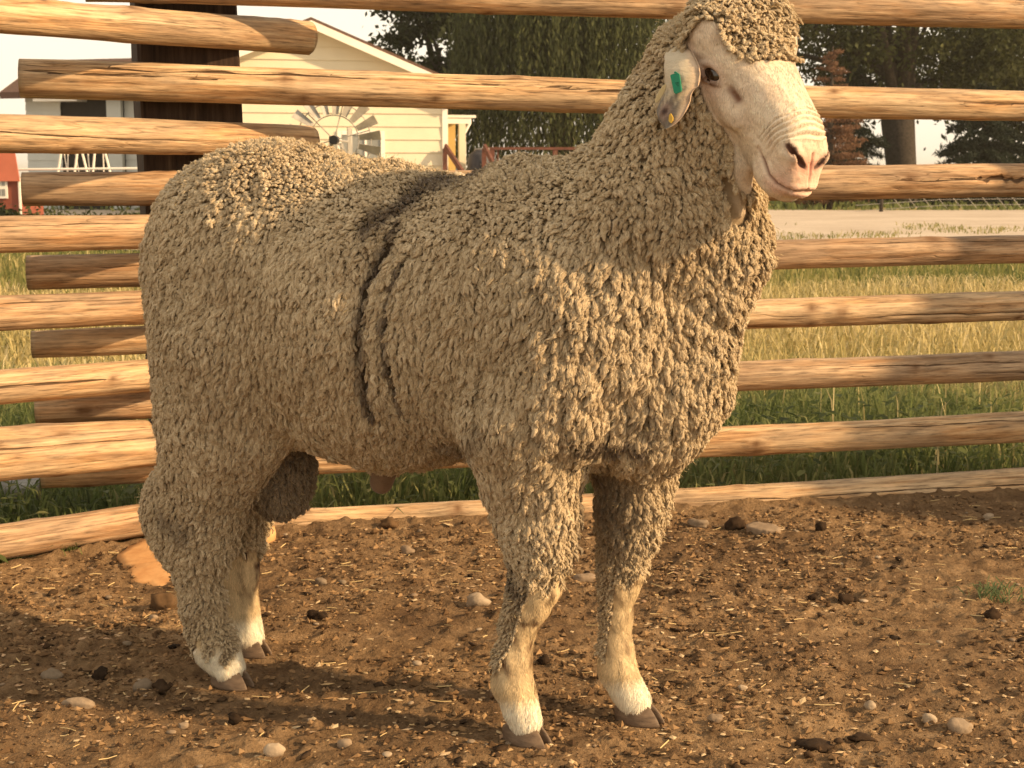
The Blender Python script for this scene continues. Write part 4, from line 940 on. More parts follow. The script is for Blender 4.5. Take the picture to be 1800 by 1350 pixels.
ram = empty('ram', tuple(RO), 'large cream woolled ram standing side-on with its head turned towards the camera', 'ram', rz=math.atan2(RU[1], RU[0]))
body_me = bpy.data.meshes.new('body'); body_me.from_pydata(V1.tolist(), [], F1)
ca = body_me.attributes.new('tint', 'FLOAT_COLOR', 'POINT'); ca.data.foreach_set('color', np.c_[np.clip(col1, 0, 1), np.ones(len(col1))].astype(np.float32).ravel())
body_me.polygons.foreach_set('use_smooth', np.ones(len(body_me.polygons), bool)); body_me.materials.append(M_SKIN); body_me.update()
body = obj('body', body_me, ram)
# ---------------------------------------------------------------- fleece: tens of thousands of separate locks
def worley(Q):                                          # F2-F1 and the nearest cell point
    i0 = np.floor(Q).astype(np.int64); n = len(Q); f1 = np.full(n, 9.); f2 = np.full(n, 9.); best = np.zeros((n, 3))
    for a in (-1, 0, 1):
        for b in (-1, 0, 1):
            for c in (-1, 0, 1):
                i, j, k = i0[:, 0]+a, i0[:, 1]+b, i0[:, 2]+c; pt = np.stack([i + _h(i, j, k, 7), j + _h(i, j, k, 19), k + _h(i, j, k, 31)], 1)
                d = np.linalg.norm(pt - Q, axis=1); m = d < f1; f2 = np.where(m, f1, np.minimum(f2, d)); best[m] = pt[m]; f1 = np.where(m, d, f1)
    return f2 - f1, best
def fleece():
    g = np.random.default_rng(3)
    me = body_me; me.calc_loop_triangles(); T = np.zeros(len(me.loop_triangles)*3, np.int32); me.loop_triangles.foreach_get('vertices', T); T = T.reshape(-1, 3)
    wv = wool1[T].mean(1); A = .5*np.linalg.norm(np.cross(V1[T[:,1]] - V1[T[:,0]], V1[T[:,2]] - V1[T[:,0]]), axis=1)*(wv > .3)
    n = 560000; i = g.choice(len(T), n, p=A/A.sum()); a, b = g.random(n), g.random(n); m = a + b > 1; a[m], b[m] = 1-a[m], 1-b[m]
    P = V1[T[i,0]] + a[:, None]*(V1[T[i,1]] - V1[T[i,0]]) + b[:, None]*(V1[T[i,2]] - V1[T[i,0]])
    qh = to_head(P); onknot = topknot(P) < .010
    far = (P[:, 1] > .04) & (P[:, 2] < .84) & (qh[:, 0] < -.06)
    low = P[:, 2] < .36
    # spacing differs: fine on face edge and legs, bolder on the rump
    sp = np.where(far, .0170, .0049); flankm = np.clip((.84 - P[:, 2])/.10, 0, 1)*np.clip((P[:, 0] - .02)/.1, 0, 1)*(~low)*(P[:, 0] < .82)
    sp = np.where((P[:, 0] < .15) & ~low & ~far, .0056, sp); sp = np.where(onknot, .0046, sp); sp = np.where(low & ~far, .0049, sp)
    keep = np.zeros(n, bool)
    for s in np.unique(sp):
        j = np.flatnonzero(sp == s); key = np.floor(P[j]/s).astype(np.int64); _, first = np.unique(key[:, 0]*73856093 ^ key[:, 1]*19349663 ^ key[:, 2]*83492791, return_index=True); keep[j[first]] = True
    P = P[keep]; sp = sp[keep]; flankm = flankm[keep]; far = far[keep]; onknot = onknot[keep]; low = low[keep]
    _, gap = crease_at(P); st = stain_split_at(P); face, legb, ba = regions(P); ok = (gap < .5) & (np.maximum(np.maximum(face, legb), ba) < .6); P, sp, far, onknot, low, st, flankm = (x[ok] for x in (P, sp, far, onknot, low, st, flankm)); edge = np.maximum(np.maximum(face, legb), ba)[ok]
    n = len(P)
    N = grad(sdf, P, .006); N /= np.linalg.norm(N, axis=1)[:, None]
    flow = np.tile(np.array([-.10, 0, -1.0]), (n, 1)); flow[:, 1] += P[:, 1]*1.5
    kn = onknot[:, None]; fk = np.array([1.0, 0, -.35]) @ HML; flow = np.where(kn, fk, flow)
    top = np.clip((N[:, 2] - .35)/.5, 0, 1)
    flow += (1.3*top + .34 - .06*flankm)[:, None]*np.stack([fbm(P, 22, 2, 71), fbm(P, 22, 2, 72), fbm(P, 22, 2, 73)], 1)
    flow += g.normal(size=(n, 3))*(.16 - .06*flankm)[:, None] + (g.normal(size=(n, 3))*.8)*kn
    flow -= N*(flow*N).sum(1)[:, None]; flow /= np.linalg.norm(flow, axis=1)[:, None] + 1e-9
    # locks gather into clumps with cracks between them: cells stretched down the flank, bigger on the chest
    w_ = np.stack([fbm(P, 30, 2, 111), fbm(P, 30, 2, 112), fbm(P, 30, 2, 113)], 1)*.004
    e1, c1 = worley((P + w_)/np.array([.0125, .0125, .0330])); e2, c2 = worley((P + w_*1.5)/np.array([.026, .026, .050]))
    chest = np.clip((P[:, 0] - .60)/.06, 0, 1)*np.clip((P[:, 2] - .38)/.06, 0, 1)*np.clip((.80 - P[:, 2])/.08, 0, 1)
    neck = np.clip((P[:, 2] - .70)/.08, 0, 1)*np.clip((P[:, 0] - .62)/.05, 0, 1)
    d1 = np.exp(-(e1/.17)**2); d2 = np.exp(-(e2/.13)**2); vis = (~far)*(~onknot)
    deep = .0038 + .0075*chest + .0040*neck + .001; sink = vis*(.0038*d1 + (.0075*chest + .0040*neck + .001)*d2 - deep); clmp = np.where(onknot, .5, np.clip(e1*1.4, 0, 1))
    toc = np.where((chest > .5)[:, None], (c2*[.026, .026, .050] - P)*.5, (c1*[.0125, .0125, .0330] - P)); toc -= N*(toc*N).sum(1)[:, None]
    flow = flow + np.where(vis[:, None], toc*np.array([30, 30, 15]), 0); flow /= np.linalg.norm(flow, axis=1)[:, None] + 1e-9
    P = P - N*sink[:, None]
    side = np.cross(N, flow)
    clump = fbm(P, 55, 2, 81)*.5 + .5
    Lk = sp*g.uniform(1.7, 3.0, n)*(1 - .45*top)*(1 + .40*flankm*(1-top)); Lk = np.where(onknot, sp*g.uniform(2.2, 4.4, n), Lk); tz = np.where(P[:, 0] > .4, np.clip((P[:, 2] - .225)/.10, 0, 1), np.clip((P[:, 2] - .05)/.09, 0, 1)); hq = to_head(P); tk = np.clip((f_b(np.abs(hq[:, 1])) - hq[:, 0])/.026, 0, 1); tz = np.where(hq[:, 0] > -.03, np.minimum(tz, np.where(onknot, tk, 1)), tz)
    scm = ell(P, (.088,0,.350), (.060,.058,.085)) < .014; Lk = np.where(scm, Lk*.62, Lk); Lk *= np.where(P[:, 2] > .80, .92, 1)*(1 - .35*edge)*(.50 + .50*tz)
    szv = g.uniform(.72, 1.30, n); Lk *= szv
    rad = sp*szv*g.uniform(.42, .60, n)*np.where(onknot, .76, 1)*(.55 + .45*tz)
    lift = np.where(onknot, .60, .28 + .38*top - .03*flankm) + .11*g.normal(size=n); lift = np.clip(lift, .18, 1)
    tips = low & (g.random(n) < .16) & (N[:, 0] > .2); lift = np.where(tips, .85, lift); Lk = np.where(tips, Lk*1.25, Lk)
    R_, S_ = 3, 4
    sv = np.array([-.05, .52, .95]); rp = np.array([.90, 1.04, .58])
    wig = g.uniform(.10, .36, n)*np.where(onknot, 1.7, 1); phs = g.uniform(0, 6.28, n); fr = g.uniform(3.5, 7.5, n)
    ringC = []; 
    for s in sv:
        h = np.sin(np.clip(s, -.2, 1)*math.pi*.62)*lift*Lk*.62 + (.0015 if s > 0 else -.003); al = s*Lk*np.sqrt(np.maximum(.1, 1 - (lift*.75)**2))
        ringC.append(P + N*h[:, None] + flow*al[:, None] + side*(np.sin(phs + s*fr)*wig*Lk*.5)[:, None])
    ringC = np.stack(ringC, 1)                           # n,R,3
    tang = np.gradient(ringC, axis=1); tang /= np.linalg.norm(tang, axis=2)[..., None] + 1e-9
    sd_ = np.cross(N[:, None], tang); sd_ /= np.linalg.norm(sd_, axis=2)[..., None] + 1e-9; up_ = np.cross(tang, sd_)
    an = np.arange(S_)*2*math.pi/S_; rr = rad[:, None]*rp[None]*(1 + .16*g.normal(size=(n, R_)))
    V = ringC[:, :, None] + rr[..., None, None]*(np.cos(an)[None, None, :, None]*sd_[:, :, None] + .78*np.sin(an)[None, None, :, None]*up_[:, :, None])
    tip = ringC[:, -1] + tang[:, -1]*(rr[:, -1]*.55)[:, None]
    VV = np.concatenate([V.reshape(n, -1, 3), tip[:, None]], 1); K = R_*S_ + 1
    loc = np.arange(R_*S_).reshape(R_, S_); J = np.roll(loc, -1, 1); q = np.stack([loc[:-1], J[:-1], J[1:], loc[1:]], -1).reshape(-1, 4); t3 = np.stack([loc[-1], J[-1], np.full(S_, R_*S_)], -1)
    off = (np.arange(n)*K)[:, None, None]; Q = (q[None] + off).reshape(-1, 4); T3 = (t3[None] + off).reshape(-1, 3)
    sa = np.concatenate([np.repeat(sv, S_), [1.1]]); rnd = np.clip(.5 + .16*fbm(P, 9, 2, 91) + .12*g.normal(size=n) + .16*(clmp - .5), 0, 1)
    attrs = {'along': np.tile(sa, n), 'rnd': np.repeat(rnd, K), 'stain_split': np.repeat(st, K)}
    print('locks', n)
    k = NM('fleece_wool', .9, .12); al = k.attr('along'); rn = k.attr('rnd'); stn = k.attr('stain_split')
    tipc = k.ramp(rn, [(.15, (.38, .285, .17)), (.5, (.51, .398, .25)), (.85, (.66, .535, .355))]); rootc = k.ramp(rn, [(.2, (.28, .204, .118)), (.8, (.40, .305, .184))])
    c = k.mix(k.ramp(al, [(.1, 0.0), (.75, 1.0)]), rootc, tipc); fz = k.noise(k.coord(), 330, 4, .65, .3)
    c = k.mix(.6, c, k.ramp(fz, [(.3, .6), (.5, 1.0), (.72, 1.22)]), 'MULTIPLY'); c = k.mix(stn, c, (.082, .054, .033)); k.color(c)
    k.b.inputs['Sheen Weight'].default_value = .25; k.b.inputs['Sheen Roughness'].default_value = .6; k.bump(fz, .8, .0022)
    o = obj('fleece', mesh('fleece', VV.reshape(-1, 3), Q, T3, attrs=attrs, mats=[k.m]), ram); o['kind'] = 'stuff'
    return P, N, flow, far, k.m, (ringC, side, rad, Lk, rnd, st)
FP, FN, FFLOW, FFAR, M_WOOL, FL = fleece()
# the fibres of each lock: fine crimped strands lying over it and splaying at its tip
def fibres():
    ringC, side, rad, Lk, rnd, st = FL; g = np.random.default_rng(23); m = np.flatnonzero(~FFAR); per, NP = 7, 5
    i = np.repeat(m, per); n = len(i); a = g.uniform(0, 2*math.pi, n); q = np.sqrt(g.uniform(.2, 1, n))*rad[i]*1.12
    off = side[i]*(np.cos(a)*q)[:, None] + FN[i]*(np.abs(np.sin(a))*q*.95)[:, None]
    s = np.linspace(0, 1, NP); P = []
    t0 = g.uniform(-.05, .25, n); t1 = t0 + g.uniform(.58, .88, n); ph = g.uniform(0, 6.28, n); cf = g.uniform(9, 15, n); sp_ = g.normal(size=(n, 3))
    C0, C1, C2 = (ringC[i, k] for k in range(3))
    for v in s:
        t = (t0 + (t1 - t0)*v)*2; w0 = np.clip(1 - t, 0, 1); w2 = np.clip(t - 1, 0, None); w1 = 1 - w0 - w2
        c = C0*w0[:, None] + C1*w1[:, None] + C2*w2[:, None]
        cr = np.sin(ph + cf*v)*rad[i]*.46
        P.append(c + off*(1.08 - .55*v) + side[i]*cr[:, None] + FN[i]*(np.cos(ph*1.3 + cf*v)*rad[i]*.20)[:, None] + sp_*(.10 + .20*v)*rad[i][:, None])
    P = np.stack(P, 1).astype(np.float32)
    cu = bpy.data.hair_curves.new('fibres'); cu.add_curves([NP]*n); cu.attributes['position'].data.foreach_set('vector', P.ravel()) if 'position' in cu.attributes else cu.position_data.foreach_set('vector', P.ravel())
    r = np.tile(np.array([.00036, .00040, .00038, .00030, .00012], np.float32)[:NP], n); ra = cu.attributes.get('radius') or cu.attributes.new('radius', 'FLOAT', 'POINT'); ra.data.foreach_set('value', r)
    tn = np.clip(rnd[i] + .22*g.normal(size=n), 0, 1); A = cu.attributes.new('rnd', 'FLOAT', 'CURVE'); A.data.foreach_set('value', tn.astype(np.float32)); B = cu.attributes.new('stain_split', 'FLOAT', 'CURVE'); B.data.foreach_set('value', st[i].astype(np.float32))
    k = NM('wool_fibre', .75, .2); c = k.ramp(k.attr('rnd'), [(.1, (.37, .275, .162)), (.5, (.53, .415, .262)), (.9, (.70, .58, .395))]); k.color(k.mix(k.attr('stain_split'), c, (.085, .056, .035)))
    cu.materials.append(k.m); o = bpy.data.objects.new('fibres', cu); link(o, ram); o['kind'] = 'stuff'; print('fibres', n)
fibres()
# loose fuzz standing off the fleece, seen against the light at the outline
def fuzz():
    g = np.random.default_rng(9); m = np.flatnonzero(~FFAR); i = g.choice(m, 26000); n = len(i)
    P = FP[i] + g.normal(size=(n, 3))*.003 + FN[i]*.006; d = FN[i]*.8 + FFLOW[i]*.5 + g.normal(size=(n, 3))*.35; d /= np.linalg.norm(d, axis=1)[:, None]
    s = np.cross(d, g.normal(size=(n, 3))); s /= np.linalg.norm(s, axis=1)[:, None]; L = g.uniform(.003, .008, n)[:, None]; w = .00035
    c = np.cross(d, s)*g.normal(size=(n, 1))*.35
    V = np.stack([P - s*w, P + s*w, P + (d + c*.4)*L*.6 + s*w*.7, P + (d + c*.4)*L*.6 - s*w*.7, P + (d*.95 + c)*L], 1).reshape(-1, 3); o = np.arange(n)[:, None]*5
    Q = o + np.array([[0, 1, 2, 3]]); T = o + np.array([[3, 2, 4]])
    k = NM('wool_fuzz', .9, .1); k.color((.46, .36, .20)); ob = obj('fuzz', mesh('fuzz', V, Q, T, mats=[k.m]), ram); ob['kind'] = 'stuff'
fuzz()
# ---------------------------------------------------------------- eyes, ears, tags, hooves
M_EYE = NM('dark_eye', .04, .8); v = M_EYE.coord((1, 1, 1)); M_EYE.color((.040, .020, .010)); M_EYE = M_EYE.m
for s in (1, -1):
    c = EYEBALL*[1, s, 1]; B = MB(); n1, n2 = 16, 24; P = []
    ang = [(math.pi*(i+.5)/n1, 2*math.pi*j/n2) for i in range(n1) for j in range(n2)]
    for a, b in ang: P.append(from_head(c + EYE_R*np.array([math.sin(a)*math.cos(b), math.sin(a)*math.sin(b), math.cos(a)])))
    B.add(P, [(i*n2+j, i*n2+(j+1)%n2, (i+1)*n2+(j+1)%n2, (i+1)*n2+j) for i in range(n1-1) for j in range(n2)] + [tuple(range(n2)), tuple(range((n1-1)*n2, n1*n2))])
    B.build('eye', M_EYE, ram, smooth=True)
EROWS = [(76,1176,1198,2.072),(88,1167,1206,2.052),(102,1161,1210,2.024),(120,1158,1216,2.006),(135,1158,1217,1.999),(148,1158,1216,1.997),(158,1157,1213,1.996),(163,1156,1206,1.996),(172,1154,1202,1.996),(184,1149,1201,1.996),(195,1146,1198,1.995),(205,1148,1193,1.994),(213,1154,1188,1.994),(219,1162,1183,1.993),(224,1171,1177,1.993)]
def ear_mesh(side):
    ny, nx = 44, 17; ys = np.array([e[0] for e in EROWS], float); y = np.linspace(ys[0], ys[-1], ny); x0 = np.interp(y, ys, [e[1] for e in EROWS]); x1 = np.interp(y, ys, [e[2] for e in EROWS]); dp = np.interp(y, ys, [e[3] for e in EROWS])
    F_, Bk, tint = [], [], []
    for i in range(ny):
        for j in range(nx):
            t = j/(nx-1); w = 2*t - 1; p = at_depth(x0[i] + (x1[i]-x0[i])*t, y[i], dp[i] + (.5 - t)*.044); q = to_head(to_local(p)[None])[0]
            cup = .016*w*w*(.4 + .6*math.sin(math.pi*i/(ny-1))) ; back = np.array([-.25, -.8, .1]); back = back/np.linalg.norm(back)
            q = q + back*cup; th = .0055*(1 - abs(w)**4)*(1.25 - i/ny*.6) + .0012
            no = .0008*math.sin(i*.9 + j*1.3) + .0006*math.sin(j*2.3 - i*.5)
            F_.append(q - back*(th + no)); Bk.append(q + back*th)
            s = i/(ny-1)
            c = np.array([.50, .42, .30]); grey = np.clip((s - .57)*7 + .5*math.sin(j*1.1 + i*.55) + .35*math.sin(j*2.7 - i*.9), 0, 1)*(1 - .8*max(0, w - .55)/.45)
            c = c + (np.array([.115, .10, .085]) - c)*grey*.92
            d2 = math.hypot((t - .50)*.9, (s - .80)*1.6); c = c + (np.array([.40, .24, .18]) - c)*math.exp(-(d2/.15)**2)*.8; d1 = math.hypot((t - .50)*1.1, (s - .80)*2.3); c = c + (np.array([.035, .015, .012]) - c)*math.exp(-(d1/.13)**3)
            c = c + (np.array([.58, .38, .26]) - c)*max(0, w - .72)/.28*.6
            tint.append(c)
    n = ny*nx; I = np.arange(n).reshape(ny, nx); Q = np.concatenate([np.stack([I[:-1,:-1], I[1:,:-1], I[1:,1:], I[:-1,1:]], -1).reshape(-1, 4), n + np.stack([I[:-1,:-1], I[:-1,1:], I[1:,1:], I[1:,:-1]], -1).reshape(-1, 4)])
    rim = list(I[:, 0]) + list(I[-1, 1:]) + list(I[::-1, -1][1:]) + list(I[0, ::-1][1:-1]); rim = np.array(rim); rn = np.roll(rim, -1); Q = np.concatenate([Q, np.stack([rim, rn, rn + n, rim + n], -1)])
    P = np.array(F_ + Bk); P[:, 1] *= side
    if side < 0: Q = Q[:, ::-1]
    return mesh('ear', from_head(P), Q, attrs={'tint': np.array(tint + tint)}, mats=[M_SKIN])
ear_r = obj('ear', ear_mesh(1), ram); ear_l = obj('ear', ear_mesh(-1), ram)
def on_ear(x, y, lift=.004): 
    ey = [e[0] for e in EROWS]; xa, xb = np.interp(y, ey, [e[1] for e in EROWS]), np.interp(y, ey, [e[2] for e in EROWS]); t = (x - xa)/(xb - xa)
    d = float(np.interp(y, ey, [e[3] for e in EROWS])) + (.5 - min(1, max(0, t)))*.044 + .008*(2*t - 1)**2; return Vector(to_local(at_depth(x, y, d - .0065 - lift)))
def plate(pts, th, name, mat, parent, lift=.002):
    B = MB(); c = Vector(to_local(np.array([-.45, -.9, 0]) + RO)) ; c.normalize()
    P = [on_ear(x, y, lift) for x, y in pts]; B.prism(P, (0, 0, 0), c*th); return B.build(name, mat, parent, bevel=.0006)
M_TAG = simple('green_tag_plastic', (.012, .20, .105), .4, .08, 60, .1); M_TAGD = simple('tag_print', (.006, .06, .035), .5); M_YEL = simple('yellow_tag_plastic', (.55, .34, .05), .5, .1); M_CRT = simple('cream_tag_plastic', (.66, .56, .33), .55, .05)
tg = plate([(1179,133),(1182,130.5),(1193,128.5),(1195.5,131),(1199.5,158),(1198,161.5),(1189,165.5),(1185.5,163)], .0028, 'ear_tag', M_TAG, ear_r, .003)
for (x0, y0) in ((1187, 146), (1188, 151), (1189, 156)):
    for seg_ in (((0,0),(7,-1.2)), ((.3,2.6),(7.3,1.4)), ((0,0),(.35,2.6)), ((3.4,-.4),(3.8,1.8))):
        (ax_, ay), (bx_, by) = seg_; B = MB(); a = on_ear(x0-.5+ax_, y0+ay, .0062); b = on_ear(x0-.5+bx_, y0+by, .0062); B.bar(a, b, .0007, .0006); B.build('tag_mark', M_TAGD, tg)
plate([(1185,129),(1187,125),(1191,127.5),(1192,129)], .0022, 'tag_loop', M_TAG, ear_r, .002)
B = MB(); P = []
ca_, cb_ = on_ear(1170, 148, .003), on_ear(1152, 181, .003); ax_ = (cb_ - ca_); mid = (ca_ + cb_)/2; L = ax_.length/2; ax_.normalize(); vd = Vector(to_local(np.array([0., -1, 0]) + RO)).normalized(); sd2 = ax_.cross(vd).normalized()
B.prism([mid + ax_*L*math.cos(2*math.pi*k/20) + (sd2*.0034)*math.sin(2*math.pi*k/20) for k in range(20)], (0,0,0), vd*.0022); B.build('button_tag', M_CRT, ear_r, bevel=.0005)
plate([(1177,202),(1180,199),(1184,206),(1184,212),(1180,217),(1176,213)], .0025, 'yellow_tag', M_YEL, ear_r, .001)
def m_hoof():
    k = NM('hoof_horn', .6, .3); n = k.noise(k.coord((40, 40, 160)), 1, 5, .6); k.color(k.ramp(n, [(.3, (.085, .055, .035)), (.7, (.20, .135, .085))])); k.bump(n, .6, .0015); return k.m
M_HOOF = m_hoof()
for key, (hu, hv, ang) in HOOVES.items():
    d_ = math.radians(-4 if key != 'RF' else -10)
    for s in (1, -1):
        out = [(-.034, .002), (-.035, .014), (-.027, .0225), (-.008, .027), (.013, .025), (.031, .016), (.0415, .006), (.042, .0015), (.015, .0015), (-.015, .0012)]
        lev = [(0, 1.0, 0), (.004, 1.03, 0), (.014, .97, -.003), (.026, .88, -.009), (.036, .74, -.015)]; P = []; m = len(out); sp_ = .10*s
        for (z, sc, sh) in lev:
            for (x, y) in out:
                hz = z*(1.0 - .30*max(0, -x)/.034*(z > .01)) if z > .01 else z
                xx = x*sc + sh; yy = (y*sc + .0008)*s; xr_, yr_ = xx*math.cos(sp_) - yy*math.sin(sp_), xx*math.sin(sp_) + yy*math.cos(sp_)
                c, sn = math.cos(d_), math.sin(d_); P.append((hu + xr_*c - yr_*sn, hv + xr_*sn + yr_*c, hz - .003))
        B = MB(); B.add(P, [(i*m+k, i*m+(k+1)%m, (i+1)*m+(k+1)%m, (i+1)*m+k) for i in range(len(lev)-1) for k in range(m)] + [tuple(range(m))[::-1], tuple(range((len(lev)-1)*m, len(lev)*m))])
        o = B.build('hoof', M_HOOF, ram, smooth=True); md = o.modifiers.new('round', 'SUBSURF'); md.levels = 1; md.render_levels = 2
    zz = .072; pu, pv = LEGS[key][-3][0][0], LEGS[key][-3][0][1]
    for s in (1, -1):
        B = MB(); B.tube([(pu - .016, pv + s*.011, zz + .010), (pu - .026, pv + s*.012, zz), (pu - .029, pv + s*.012, zz - .010)], [.006, .0065, .003], 8); B.build('dewclaw', M_HOOF, ram, smooth=True)
# ---------------------------------------------------------------- short hair lying on the face, ears' roots and lower legs
def short_hair():
    g = np.random.default_rng(17)
    T = np.zeros(len(body_me.loop_triangles)*3, np.int32); body_me.loop_triangles.foreach_get('vertices', T); T = T.reshape(-1, 3)
    w = np.maximum(FACE, LEGB*.8)[T].mean(1); A = .5*np.linalg.norm(np.cross(V1[T[:,1]] - V1[T[:,0]], V1[T[:,2]] - V1[T[:,0]]), axis=1)*(w > .25)
    n = 70000; i = g.choice(len(T), n, p=A/A.sum()); a, b = g.random(n), g.random(n); m = a + b > 1; a[m], b[m] = 1-a[m], 1-b[m]
    P = V1[T[i,0]] + a[:, None]*(V1[T[i,1]] - V1[T[i,0]]) + b[:, None]*(V1[T[i,2]] - V1[T[i,0]]); tint = col1[T[i,0]]
    N = N1[T[i,0]]; q = to_head(P); face = FACE[T[i,0]] > .2
    qa = q.copy(); qa[:, 1] = np.abs(qa[:, 1]); eye = np.linalg.norm(qa - EYE_C, axis=1) < .016
    nose = (q[:, 0] > .200) & (qa[:, 1] < .03) & (q[:, 2] > -.03)
    nos = np.linalg.norm(qa - np.array([.207, .026, .006]), axis=1) < .014; mth = (poly_dist(qa, MOUTH)[0] < .003) | (poly_dist(qa, TEAR[1:])[0] < .0062)
    ok = ~(face & (eye | nose | nos | mth)); P, N, tint, q, face = (x[ok] for x in (P, N, tint, q, face)); n = len(P)
    fl = np.where(face[:, None], np.array([.9, 0, -.55]) @ HML, np.array([.05, 0, -1.0])); fl = fl + np.stack([fbm(P, 35, 2, 101), fbm(P, 35, 2, 102), fbm(P, 35, 2, 103)], 1)*.55 + g.normal(size=(n, 3))*.22
    fl -= N*(fl*N).sum(1)[:, None]; fl /= np.linalg.norm(fl, axis=1)[:, None]; s = np.cross(N, fl)
    L = np.where(face, g.uniform(.0026, .0058, n), g.uniform(.004, .009, n))*np.where(face & (q[:, 0] > .16), .6, 1); L = L[:, None]; w = .00034
    lf = (g.uniform(.05, .22, n))[:, None]
    V = np.stack([P - s*w, P + s*w, P + fl*L*.55 + N*L*lf*.6 + s*w*.8, P + fl*L*.55 + N*L*lf*.6 - s*w*.8, P + fl*L + N*L*lf], 1).reshape(-1, 3); o = np.arange(n)[:, None]*5
    c = np.clip(tint*(1 + .16*g.normal(size=(n, 1))), .01, .9)
    ob = obj('short_hair', mesh('short_hair', V, o + [[0, 1, 2, 3]], o + [[3, 2, 4]], attrs={'tint': np.repeat(c, 5, 0)}, mats=[]), ram); ob['kind'] = 'stuff'
    k = NM('short_hair_strand', .6, .2); k.color(k.attr('tint', 'Color')); ob.data.materials.append(k.m)
short_hair()
# ================================================================ grass beyond the fence
def m_grass(name, cs, tr=.5):
    k = NM(name, .6, .2); a = k.attr('rnd'); c = k.ramp(a, [(i/(len(cs)-1), c) for i, c in enumerate(cs)]); k.color(c)
    t = k.n('BsdfTranslucent'); k.l(c, t.inputs[0]); ms = k.n('MixShader'); ms.inputs[0].default_value = tr; k.l(k.b.outputs[0], ms.inputs[1]); k.l(t.outputs[0], ms.inputs[2]); k.l(ms.outputs[0], k.t.nodes['Material Output'].inputs[0]); return k.m
def blades(name, label, P, h, w, lean, mat, g, rnd):
    n = len(P); a = g.uniform(0, 2*math.pi, n); d = np.stack([np.cos(a), np.sin(a), np.zeros(n)], 1); fa = g.uniform(0, 2*math.pi, n); s = np.stack([np.cos(fa), np.sin(fa), np.zeros(n)], 1)*w[:, None]*.5
    z = np.array([0, 0, 1.0]); L = (h*lean)[:, None]
    p1 = P + z*(h*.5)[:, None] + d*L*.22; p2 = P + z*(h*.85)[:, None] + d*L*.6; p3 = P + z*(h*np.maximum(.55, 1 - lean*.35))[:, None] + d*L*1.05
    V = np.stack([P - s, P + s, p2*.6 + p1*.4 + s*.8, p2*.6 + p1*.4 - s*.8, p3], 1).reshape(-1, 3); o = np.arange(n)[:, None]*5
    Q = o + [[0, 1, 2, 3]]; T = o + [[3, 2, 4]]
    ob = obj(name, mesh(name, V, Q, T, attrs={'rnd': np.repeat(rnd, 5)}, mats=[mat])); return tag(ob, label, kind='stuff')
gr = np.random.default_rng(21)
def field_pts(n, y0, y1, pad=1.0, off=.09):
    Y = np.sqrt(gr.uniform(y0**2, y1**2, n)); X = gr.uniform(-.60, .52, n)*Y + gr.normal(size=n)*0; P = np.stack([X, Y, np.full(n, -.05)], 1); return P[(Y > fence_y(X) + off)]
MG = m_grass('green_grass', [(.085, .110, .034), (.175, .205, .070), (.29, .285, .11), (.50, .42, .21)])
MGO = m_grass('dry_grass', [(.22, .205, .07), (.42, .345, .14), (.57, .465, .22), (.68, .57, .33)], .3)
MOL = m_grass('olive_grass', [(.11, .135, .042), (.20, .205, .065), (.34, .295, .11), (.48, .40, .18)])
P = field_pts(46000, 3.2, 6.3); h = gr.uniform(.05, .17, len(P))*np.clip((P[:, 1]-fence_y(P[:,0]))/.5 + .55, .5, 1)*(1 + .35*fbm(P, 2.5, 2, 5)); rnd = np.clip(.36 + .28*fbm(P, 1.6, 2, 6) + .16*gr.normal(size=len(P)) + np.clip((P[:, 1] - 4.9)/1.4, 0, 1)*.4, 0, 1)
blades('green_grass', 'lush green grass growing along the outside of the rails', P, h, gr.uniform(.004, .010, len(P)), gr.uniform(.15, 1.0, len(P)), MG, gr, rnd)
P = field_pts(41000, 5.9, 11.5); h = gr.uniform(.05, .19, len(P))*(1 + .5*fbm(P, .9, 2, 7)); rnd = np.clip(.50 + .35*fbm(P, .7, 2, 8) + .2*gr.normal(size=len(P)), 0, 1)
blades('dry_grass', 'tall golden dry grass standing in the field behind the pen', P, h, gr.uniform(.005, .011, len(P)), gr.uniform(.1, 1.2, len(P)), MGO, gr, rnd)
P = field_pts(28000, 11, 18.2); h = gr.uniform(.06, .20, len(P))*(1 + .35*fbm(P, .6, 2, 9))*np.clip(1.25 - (P[:, 1] - 11)/8.5, .25, 1); rnd = np.clip(.42 + .3*fbm(P, .5, 2, 10) + .2*gr.normal(size=len(P)), 0, 1)
blades('olive_grass', 'shorter olive green field grass before the gravel road', P, h, gr.uniform(.010, .020, len(P)), gr.uniform(.1, .7, len(P)), MOL, gr, rnd)
P = field_pts(24000, 18.0, 27); keep = fbm(P, .42, 3, 12) + .45*np.clip((21.5 - P[:, 1])/3, 0, 1) > .33; P = P[keep]; h = gr.uniform(.03, .13, len(P)); rnd = np.clip(.25 + .5*gr.random(len(P)), 0, 1)
blades('road_weeds', 'patchy low weeds growing on the gravel road', P, h, gr.uniform(.010, .022, len(P)), gr.uniform(.3, 1.0, len(P)), MOL, gr, rnd)
P = field_pts(16000, 38.5, 60); h = gr.uniform(.08, .30, len(P)); rnd = np.clip(.2 + .25*gr.random(len(P)), 0, 1)
blades('far_grass', 'mown green grass on the far side of the gravel road', P, h, gr.uniform(.05, .10, len(P)), gr.uniform(.3, 1.0, len(P)), MG, gr, rnd)
# seed stems and stray stalks
P = np.concatenate([field_pts(260, 4.0, 7), field_pts(400, 12, 18)]); h = gr.uniform(.16, .34, len(P)); h[P[:, 1] > 10] *= .8
blades('seed_stems', 'thin pale seed stems standing above the grass', P, h, np.where(P[:, 1] > 10, .012, .005), gr.uniform(.0, .45, len(P)), MGO, gr, gr.uniform(.3, 1, len(P)))
